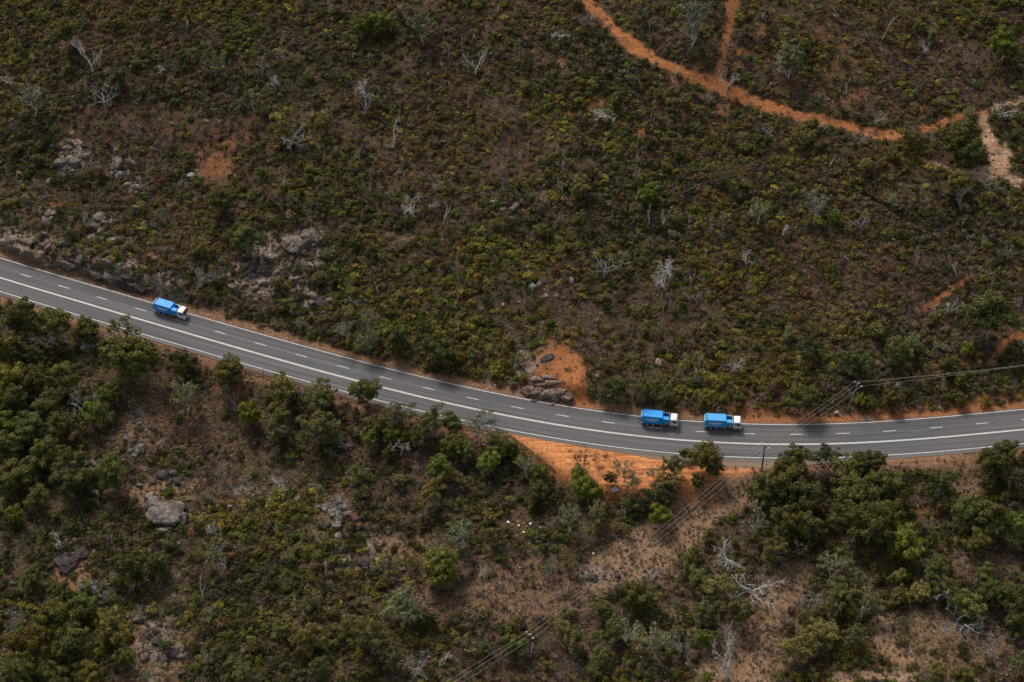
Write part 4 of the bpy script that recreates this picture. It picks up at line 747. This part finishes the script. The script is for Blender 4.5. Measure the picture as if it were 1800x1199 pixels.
def make_truck():
    root = bpy.data.objects.new("garbage_truck", None); COL.objects.link(root)
    W = 1.22
    # origin under the middle; x from -4.6 (tail) to 4.6 (bumper)
    b_ = MB(); b_.prism([(-4.35,1.05),(.2,1.05),(1.35,1.35),(.75,3.35),(-4.0,3.45),(-4.5,2.6),(-4.55,1.5)], -W, W); body = b_.build("body", M_BLUE, root, .07)
    for s in (-1, 1):
        r_ = MB(); r_.box((-4.3, s*(W+.03)-.03, 1.03), (.3, s*(W+.03)+.03, 1.15)); r_.box((-4.05, s*(W+.02)-.03, 3.3), (.72, s*(W+.02)+.03, 3.38)); r_.build("trim_rail", M_BLUET, body, .01)
        rb = MB()
        for xx in (-.15, .2, .5): rb.box((xx, s*(W+.02)-.03, 1.3), (xx+.07, s*(W+.02)+.03, 3.1))
        rb.build("side_ribs", M_BLUE, body)
    tg_ = MB(); tg_.prism([(-4.7,1.0),(-4.5,1.0),(-4.42,2.6),(-3.95,3.5),(-4.1,3.62),(-4.62,2.7)], -W-.04, W+.04); tgo = tg_.build("tailgate", M_BLUE, root, .03)
    for s in (-1, 1): q_ = MB(); q_.box((-4.82, s*1.0-.16, .98), (-4.6, s*1.0+.16, 1.2)); q_.build("tail_lamp", M_RED, tgo, .02)
    for yy in (-.9, -.3, .3, .9): q_ = MB(); q_.box((-4.72, yy-.1, 2.9), (-4.5, yy+.1, 3.08)); q_.build("reflector", M_LET, tgo, .02)
    cn = MB(); cn.box((-4.6, -W-.06, 1.02), (-4.1, -W-.02, 1.25)); cn.build("corner_marker", M_LET, tgo)
    # loading hopper: four walls, open top with dark inside
    h_ = MB(); h_.prism([(.9,1.45),(2.3,1.75),(2.45,2.75),(.9,2.85)], -W, -W+.08); h_.prism([(.9,1.45),(2.3,1.75),(2.45,2.75),(.9,2.85)], W-.08, W); h_.box((2.3, -W+.08, 1.75), (2.42, W-.08, 2.75)); h_.box((.9, -W+.08, 2.75), (2.3, -.1, 2.84)); hop = h_.build("hopper", M_BLUE, root, .02)
    i_ = MB(); i_.box((.9, -W+.09, 1.6), (2.29, W-.09, 1.95)); i_.build("hopper_floor", M_HOP, hop)
    h2 = MB(); h2.box((2.36, .5, 2.7), (2.5, 1.1, 3.1)); h2.box((.95, 1.12, 2.85), (2.3, 1.2, 2.95)); h2.build("hopper_frame", M_SIL, hop)
    # lifting arm and tank between hopper and cab
    a_ = MB(); a_.box((1.3, -1.16, 1.0), (2.3, -.8, 1.35)); a_.cyl((1.95, -1.1, 1.6), .16, .3); a_.cyl((2.5, -.9, 1.7), .12, .5); a_.box((2.4, -.95, .9), (2.62, -.7, 2.2)); a_.build("lifting_arm", M_SIL, root, .02)
    bx = MB(); bx.box((.35, -1.2, .55), (.95, -.85, .98)); bx.build("side_box", M_YEL, root, .02)
    c_ = MB(); c_.box((-4.4, -.45, .72), (4.1, .45, 1.02)); c_.box((-1.2, -1.15, .5), (.2, -.5, .98)); c_.box((-1.2, .5, .5), (1.2, 1.15, .98)); c_.box((-4.75, -1.1, .5), (-4.62, 1.1, .66)); c_.build("chassis", M_CHAS, root, .02)
    # cab
    k_ = MB(); k_.prism([(2.75,.95),(4.55,.95),(4.6,1.6),(4.42,2.78),(4.25,2.95),(2.85,2.98),(2.75,2.85)], -1.2, 1.2); cab = k_.build("cab", M_WHITE, root, .08)
    w_ = MB(); w_.prism([(4.615,1.72),(4.655,1.74),(4.475,2.74),(4.435,2.72)], -1.08, 1.08); w_.build("windscreen", M_GLASS, cab)
    for s in (-1, 1):
        g_ = MB(); y0 = s*1.215; g_.prism([(3.45,1.75),(4.25,1.75),(4.12,2.6),(3.45,2.6)], min(y0-.015, y0+.015), max(y0-.015, y0+.015)); g_.build("door_window", M_GLASS, cab)
        g_ = MB(); g_.prism([(2.95,1.95),(3.25,1.95),(3.25,2.55),(2.95,2.55)], min(y0-.015, y0+.015), max(y0-.015, y0+.015)); g_.build("quarter_window", M_GLASS, cab)
        d_ = MB(); d_.box((3.36, y0-.012, 1.05), (3.385, y0+.012, 2.72)); d_.box((4.28, y0-.012, 1.05), (4.305, y0+.012, 2.0)); d_.box((3.45, y0-.02, 1.55), (3.65, y0+.02, 1.6)); d_.build("door_seams", M_CHAS, cab)
        q_ = MB(); q_.box((4.35, s*1.25-.05, 1.9), (4.55, s*1.5, 1.95) if s > 0 else (4.55, s*1.25+.05, 1.95)); q_.box((4.4, s*1.38-.12, 1.85), (4.5, s*1.38+.12, 2.45)); q_.build("mirror", M_BLACK, cab, .01)
        q_ = MB(); q_.box((4.58, s*.85-.22, 1.12), (4.66, s*.85+.22, 1.34)); q_.build("headlight", M_LET, cab, .02)
        q_ = MB()
        n = 12; pr = [(3.35+.72*math.cos(math.pi*i/n), .62+.66*math.sin(math.pi*i/n)) for i in range(n+1)]+[(3.35+.60*math.cos(math.pi*i/n), .62+.54*math.sin(math.pi*i/n)) for i in range(n, -1, -1)]
        ya, yb = sorted((s*1.23, s*.9)); 
        for i in range(n):
            a1, a2 = math.pi*i/n, math.pi*(i+1)/n; q_.prism([(3.35+.58*math.cos(a1), .55+.6*math.sin(a1)), (3.35+.7*math.cos(a1), .55+.72*math.sin(a1)), (3.35+.7*math.cos(a2), .55+.72*math.sin(a2)), (3.35+.58*math.cos(a2), .55+.6*math.sin(a2))], ya, yb)
        q_.build("mudguard", M_WHITE, cab)
    bp = MB(); bp.box((4.5, -1.2, .5), (4.72, 1.2, .98)); bp.build("bumper", M_WHITE, cab, .04)
    gr_ = MB(); gr_.box((4.6, -.55, 1.05), (4.64, .55, 1.55)); gr_.build("grille", M_BLACK, cab)
    be = MB(); be.cyl((4.0, -.75, 3.06), .12, .16, 'z'); be.build("beacon", M_AMB, cab); be = MB(); be.box((3.2, -.35, 2.98), (3.8, .35, 3.05)); be.build("roof_hatch", M_WHITE, cab, .02)
    for xw in (-2.95, -1.6, 3.35):
        for s in (-1, 1):
            t_ = MB(); t_.cyl((xw, s*1.04, .52), .52, .36, 'y', 24); tw = t_.build("wheel", M_BLACK, root, .04)
            t_ = MB(); t_.cyl((xw, s*1.225, .52), .29, .03, 'y', 20); t_.cyl((xw, s*1.25, .52), .11, .06, 'y', 12); t_.build("rim", M_RIM, tw)
    for s in (-1, 1):
        l = new_obj("lettering", TXT[0], body, (-1.75, s*(W+.012), 2.12)); l.rotation_euler = (math.pi/2, 0, 0 if s < 0 else math.pi)
        l = new_obj("lettering", TXT[1], body, (-1.75, s*(W+.012), 1.72)); l.rotation_euler = (math.pi/2, 0, 0 if s < 0 else math.pi)
    return root
TXT = [text_mesh("CLEANAWAY", .56, 3.2), text_mesh("cleanaway.com.au", .24, 1.7)]
def copy_tree(o, parent=None):
    c = o.copy(); COL.objects.link(c)
    if parent: c.parent = parent
    for ch in o.children: copy_tree(ch, c)
    return c
truck = make_truck()
for k, (u, tt, lb) in enumerate([(300.5, 5.0, "blue garbage truck with white cab driving alone on the left half of the road"), (1159, 5.1, "blue garbage truck with white cab, the rear one of the pair on the right"), (1270, 5.55, "blue garbage truck with white cab, the front one of the pair, leading")]):
    o = truck if k == 0 else copy_tree(truck)
    x0 = pix_plane(float(u), rowv(u)-24)[0]; s = float(np.interp(x0, RL[:, 0], RS)); p = off(np.array([s]), np.array([tt]))[0]; tx = float(np.interp(s, RS, RT[:, 0])); ty = float(np.interp(s, RS, RT[:, 1]))
    p = p + np.array([tx, ty])*((x0-p[0])/max(tx, .1)); o.location = (p[0], p[1], .005); o.rotation_euler = (0, 0, math.atan2(ty, tx)); tag(o, lb, "garbage truck", "blue garbage trucks on the road")

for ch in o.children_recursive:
    if ch.type == 'MESH' and ch.material_slots and ch.material_slots[0].material == M_BLUE: ch.material_slots[0].link = 'OBJECT'; ch.material_slots[0].material = M_BLUE2  # blue parts of the front truck get the slightly paler blue
# ------------------------------------------------------------------ power poles and wires
M_POLE = simple("pole_wood", (.055,.05,.045), .9, var=.4); M_POLE2 = simple("weathered_pole", (.20,.21,.19), .9, var=.3); M_INS = simple("insulator", (.8,.8,.82), .3); M_WIRE = simple("wire", (.45,.40,.34), .5, .2)
def pole(u, v, h, lean, arm_deg, mat, label):
    q = P(u, v); root = bpy.data.objects.new("power_pole", None); COL.objects.link(root); root.location = tuple(q)
    tip = np.array([lean[0], lean[1], h]); b_ = MB(); b_.tube([(0,0,-1), tip*.5, tip], [.21, .18, .14], 10); b_.build("pole", mat, root)
    a = np.array([math.cos(rad(arm_deg)), math.sin(rad(arm_deg)), 0]); c0 = tip-[0, 0, .45]; arms = []
    b_ = MB(); b_.tube([c0-a*1.25, c0, c0+a*1.25], [.075]*3, 4); b_.tube([c0-a*.7, c0-[0, 0, .6]], [.03]*2, 4); b_.tube([c0+a*.7, c0-[0, 0, .6]], [.03]*2, 4); arm = b_.build("crossarm", M_POLE2, root)
    pts = []
    for k in (-1.15, .12, 1.15):
        pt = c0+a*k+[0, 0, .12 if k != .12 else .55]
        b_ = MB(); b_.cyl(tuple(pt), .1, .28, 'z', 10, .13); b_.cyl(tuple(pt+[0, 0, .14]), .15, .07, 'z', 10); b_.build("insulator", M_INS, arm); pts.append(q+pt+[0, 0, .2])
    tag(root, label, "power pole", "power poles of the line crossing the road"); return pts
pA = pole(1488, 723, 9.6, (1.9, .3), -45, M_POLE2, "grey leaning power pole on the verge uphill of the road")
pB = pole(1338.5, 829, 9.4, (.1, .1), -48, M_POLE, "dark power pole standing below the road beside big gums")
pC = pole(931, 1163, 9.8, (.0, .1), -52, M_POLE, "dark power pole among bushes near the bottom edge")
def span(a, b_, sag, label):
    t = np.linspace(0, 1, 26)[:, None]; p = a*(1-t)+b_*t; p[:, 2] -= (4*t*(1-t)*sag)[:, 0]; m_ = MB(); m_.tube(p, [.022]*26, 5); tag(m_.build("power_line", M_WIRE), label, "wire", "wires of the power line")
w3 = ("upper left", "middle", "lower right"); w4 = ("top", "middle", "bottom")
dAx = pix_plane(np.array([2300.]), np.array([560.]), 22.)[0]
dC = pix_plane(np.array([330.]), np.array([1470.]), 0.)[0]
for k in range(3):
    span(pA[k], pB[k], .9, f"thin power wire between the road's two poles, {w3[k]} of three")
    span(pB[k], pC[k], 1.6, f"long power wire running down from the road pole, {w3[k]} of three")
    o_ = np.array([-1.1, 1.1, 0])*(1-k)*.9
    span(pC[k], dC+o_, 1.5, f"power wire leaving the lower pole to bottom edge, {w3[k]} of three")
    span(pA[2-k], dAx+np.array([.2, -1.5, 0])*(k-1), 2.2, f"power wire leaving the uphill pole to the right, {w4[2-k] if False else w4[k]} of three")

# ------------------------------------------------------------------ guardrail, marker posts, drain
M_STEEL = simple("weathered_steel", (.13,.10,.085), .75, .2, var=.4); M_CONC = simple("concrete", (.30,.30,.29), .9, var=.3); M_DARK = simple("drain_dark", (.02,.02,.022), .9)
def guard(pts, label):
    pts = np.array(pts, float); L = np.concatenate([[0], np.cumsum(np.linalg.norm(np.diff(pts[:, :2], axis=0), axis=1))]); root = bpy.data.objects.new("guardrail", None); COL.objects.link(root); root.location = tuple(pts[0])
    s = np.arange(0, L[-1], 1.0); q = np.stack([np.interp(s, L, pts[:, i]) for i in range(3)], -1)-pts[0]; b_ = MB()
    for z, r in ((.72, .085), (.58, .05), (.46, .085)): b_.tube(q+[0, 0, z], [r]*len(q), 6)
    b_.build("rail", M_STEEL, root)
    for s0 in np.arange(0, L[-1], 2.5):
        p = np.array([np.interp(s0, L, pts[:, i]) for i in range(3)])-pts[0]; b_ = MB(); b_.box((p[0]-.07, p[1]-.16, p[2]-.4), (p[0]+.07, p[1]-.08, p[2]+.78)); b_.build("post", M_POLE2, root)
    tag(root, label, "guardrail")
def along(u0, u1, t):
    xa, xb = at_px_x(u0), at_px_x(u1); ss = np.arange(np.interp(xa, RL[:, 0], RS), np.interp(xb, RL[:, 0], RS), 2.0); p = off(ss, np.full(len(ss), t)); return np.concatenate([p, np.maximum(H(p[:, 0], p[:, 1]), -.35)[:, None]], 1)
guard(along(425, 880, -7.3), "long brown guardrail following the road's downhill edge")
gp = pix_plane(np.array([896., 940., 983.]), np.array([768., 797., 828.]), -.1); gp[:, 2] = H(gp[:, 0], gp[:, 1]); guard(gp, "short guardrail along the back of the orange pull-off")
for u, v, lb in ((90, 540, "white marker post on the road's lower edge at far left"), (462, 652, "small white marker post at the guardrail's left end")):
    q = P(u, v); root = bpy.data.objects.new("marker_post", None); COL.objects.link(root); root.location = tuple(q)
    b_ = MB(); b_.box((-.09, -.04, -.2), (.09, .04, 1.1)); b_.build("post", M_WHITE, root, .01); b_ = MB(); b_.box((-.05, -.06, .85), (.05, -.041, 1.0)); b_.build("reflector", M_RED, root); tag(root, lb, "marker post", "white marker posts")
q = P(1521, 737); root = bpy.data.objects.new("drain_pit", None); COL.objects.link(root); root.location = tuple(q)
b_ = MB(); b_.box((-.95, -.6, -.2), (.95, -.45, .3)); b_.box((-.95, .45, -.2), (.95, .6, .3)); b_.box((-.95, -.45, -.2), (-.8, .45, .3)); b_.box((.8, -.45, -.2), (.95, .45, .45)); b_.build("concrete_rim", M_CONC, root, .02)
b_ = MB()
for k in range(9): b_.box((-.78+k*.18, -.44, .12), (-.70+k*.18, .44, .17))
b_.box((-.79, -.44, -.1), (.79, .44, -.05)); b_.build("grate", M_POLE2, root); tag(root, "grey concrete drain pit with grate on the verge at right", "drain")
q = P(1470, 727); root = bpy.data.objects.new("culvert", None); COL.objects.link(root); root.location = tuple(q)
b_ = MB(); n = 10
for i in range(n):
    a1, a2 = math.pi*i/n, math.pi*(i+1)/n; b_.prism([(.45*math.cos(a1), .45*math.sin(a1)), (.72*math.cos(a1), .72*math.sin(a1)), (.72*math.cos(a2), .72*math.sin(a2)), (.45*math.cos(a2), .45*math.sin(a2))], -.5, .5)
b_.build("pipe_arch", M_CONC, root); b_ = MB(); b_.box((-.44, .1, -.2), (.44, .2, .35)); b_.build("opening", M_DARK, root); tag(root, "small concrete culvert mouth in the orange verge at right", "culvert")

# ------------------------------------------------------------------ dumped rubbish and the car wreck
M_BAG = simple("white_plastic", (.70,.69,.68), .6); M_SHEET = simple("grey_sheet", (.40,.42,.45), .5, .3, var=.2); M_CAR = simple("dull_red_paint", (.085,.010,.008), .6, var=.5); M_RUST = simple("rust", (.16,.06,.03), .9, var=.5)
BAGM = []
for k in range(4): v_, f_ = chunk(ICO2, 7, (1, .75, .5), 700+k, .5); BAGM.append(np_mesh("rubbish", v_, tris=f_, mat=M_BAG))
for k, (u, v, r) in enumerate([(884,901,5),(892,903,3.5),(894,919,5.5),(912,924,4),(932,921,4),(949,928,4.5),(920,936,4.5),(891,938,4.5),(888,944,4),(904,945,5),(910,942,3.5),(934,954,2.5),(1043,974,4),(1103,934,4),(956,875,2.5),(956,830,2),(1165,878,6),(1174,882,5),(1060,947,3),(870,677,2.5),(103,473,3),(630,890,2.5),(665,903,2.5),(682,877,2),(914,998,2.2),(1186,915,2.5),(1222,970,3)]):
    q = P(u, v); s = r/6.8*.66; o = new_obj("rubbish", BAGM[k % 4], loc=(q[0], q[1], q[2]+s*.35), scale=(s, s*r2.uniform(.7, 1.1), s*r2.uniform(.6, 1)), rz=r2.uniform(0, 6.28)); tag(o, cat="rubbish", group="dumped white rubbish"); later(o, "rubbish", "scrap of white rubbish", u, v)
q = P(1080, 862); b_ = MB()
for k in range(8): b_.prism([(-.9+k*.22, 0), (-.8+k*.22, 0), (-.74+k*.22, .09), (-.84+k*.22, .09)], -.6, .6)
for k in range(8): b_.prism([(-.84+k*.22, .07), (-.74+k*.22, .07), (-.62+k*.22, .09), (-.70+k*.22, .11)], -.6, .6)
o = b_.build("metal_sheet", M_SHEET, loc=(q[0], q[1], q[2]+.25)); o.rotation_euler = (.3, 0, .4); tag(o, "bluish corrugated metal sheet lying below the orange pull-off", "metal sheet")
q = P(625, 918); root = bpy.data.objects.new("wrecked_car", None); COL.objects.link(root); root.location = (q[0], q[1], q[2]+.2); root.rotation_euler = (rad(-6), rad(9), rad(-63))
b_ = MB(); b_.prism([(-2.2,.3),(2.15,.3),(2.2,.72),(1.1,.86),(-2.0,.92),(-2.25,.7)], -.85, .85); body = b_.build("body", M_CAR, root, .08)
b_ = MB(); b_.prism([(-1.6,.9),(.85,.86),(.3,1.36),(-1.1,1.4)], -.74, .74); b_.build("roof", M_CAR, root, .08)
b_ = MB(); b_.prism([(.40,.92),(.92,.885),(.86,.94),(.36,1.34)], -.66, .66); b_.prism([(-1.2,.98),(.2,.96),(.0,1.28),(-1.0,1.3)], -.755, -.742); b_.prism([(-1.2,.98),(.2,.96),(.0,1.28),(-1.0,1.3)], .742, .755); b_.build("window_opening", M_DARK, root)
b_ = MB(); b_.box((2.2, -.9, .4), (2.36, .75, .6)); o = b_.build("bumper", M_BAG, root, .03); o.rotation_euler = (0, 0, .12)
b_ = MB(); b_.box((1.15, -.6, .85), (2.0, .6, .9)); b_.build("engine_bay", M_RUST, root)
for xw in (-1.4, 1.4):
    for s in (-1, 1): b_ = MB(); b_.cyl((xw, s*.78, .3), .3, .18); b_.build("wheel", M_BLACK, root)
tag(root, "crumpled dark red car wreck half hidden among bushes on the lower slope", "car wreck")
write_labels()
print("objects", len(bpy.data.objects))
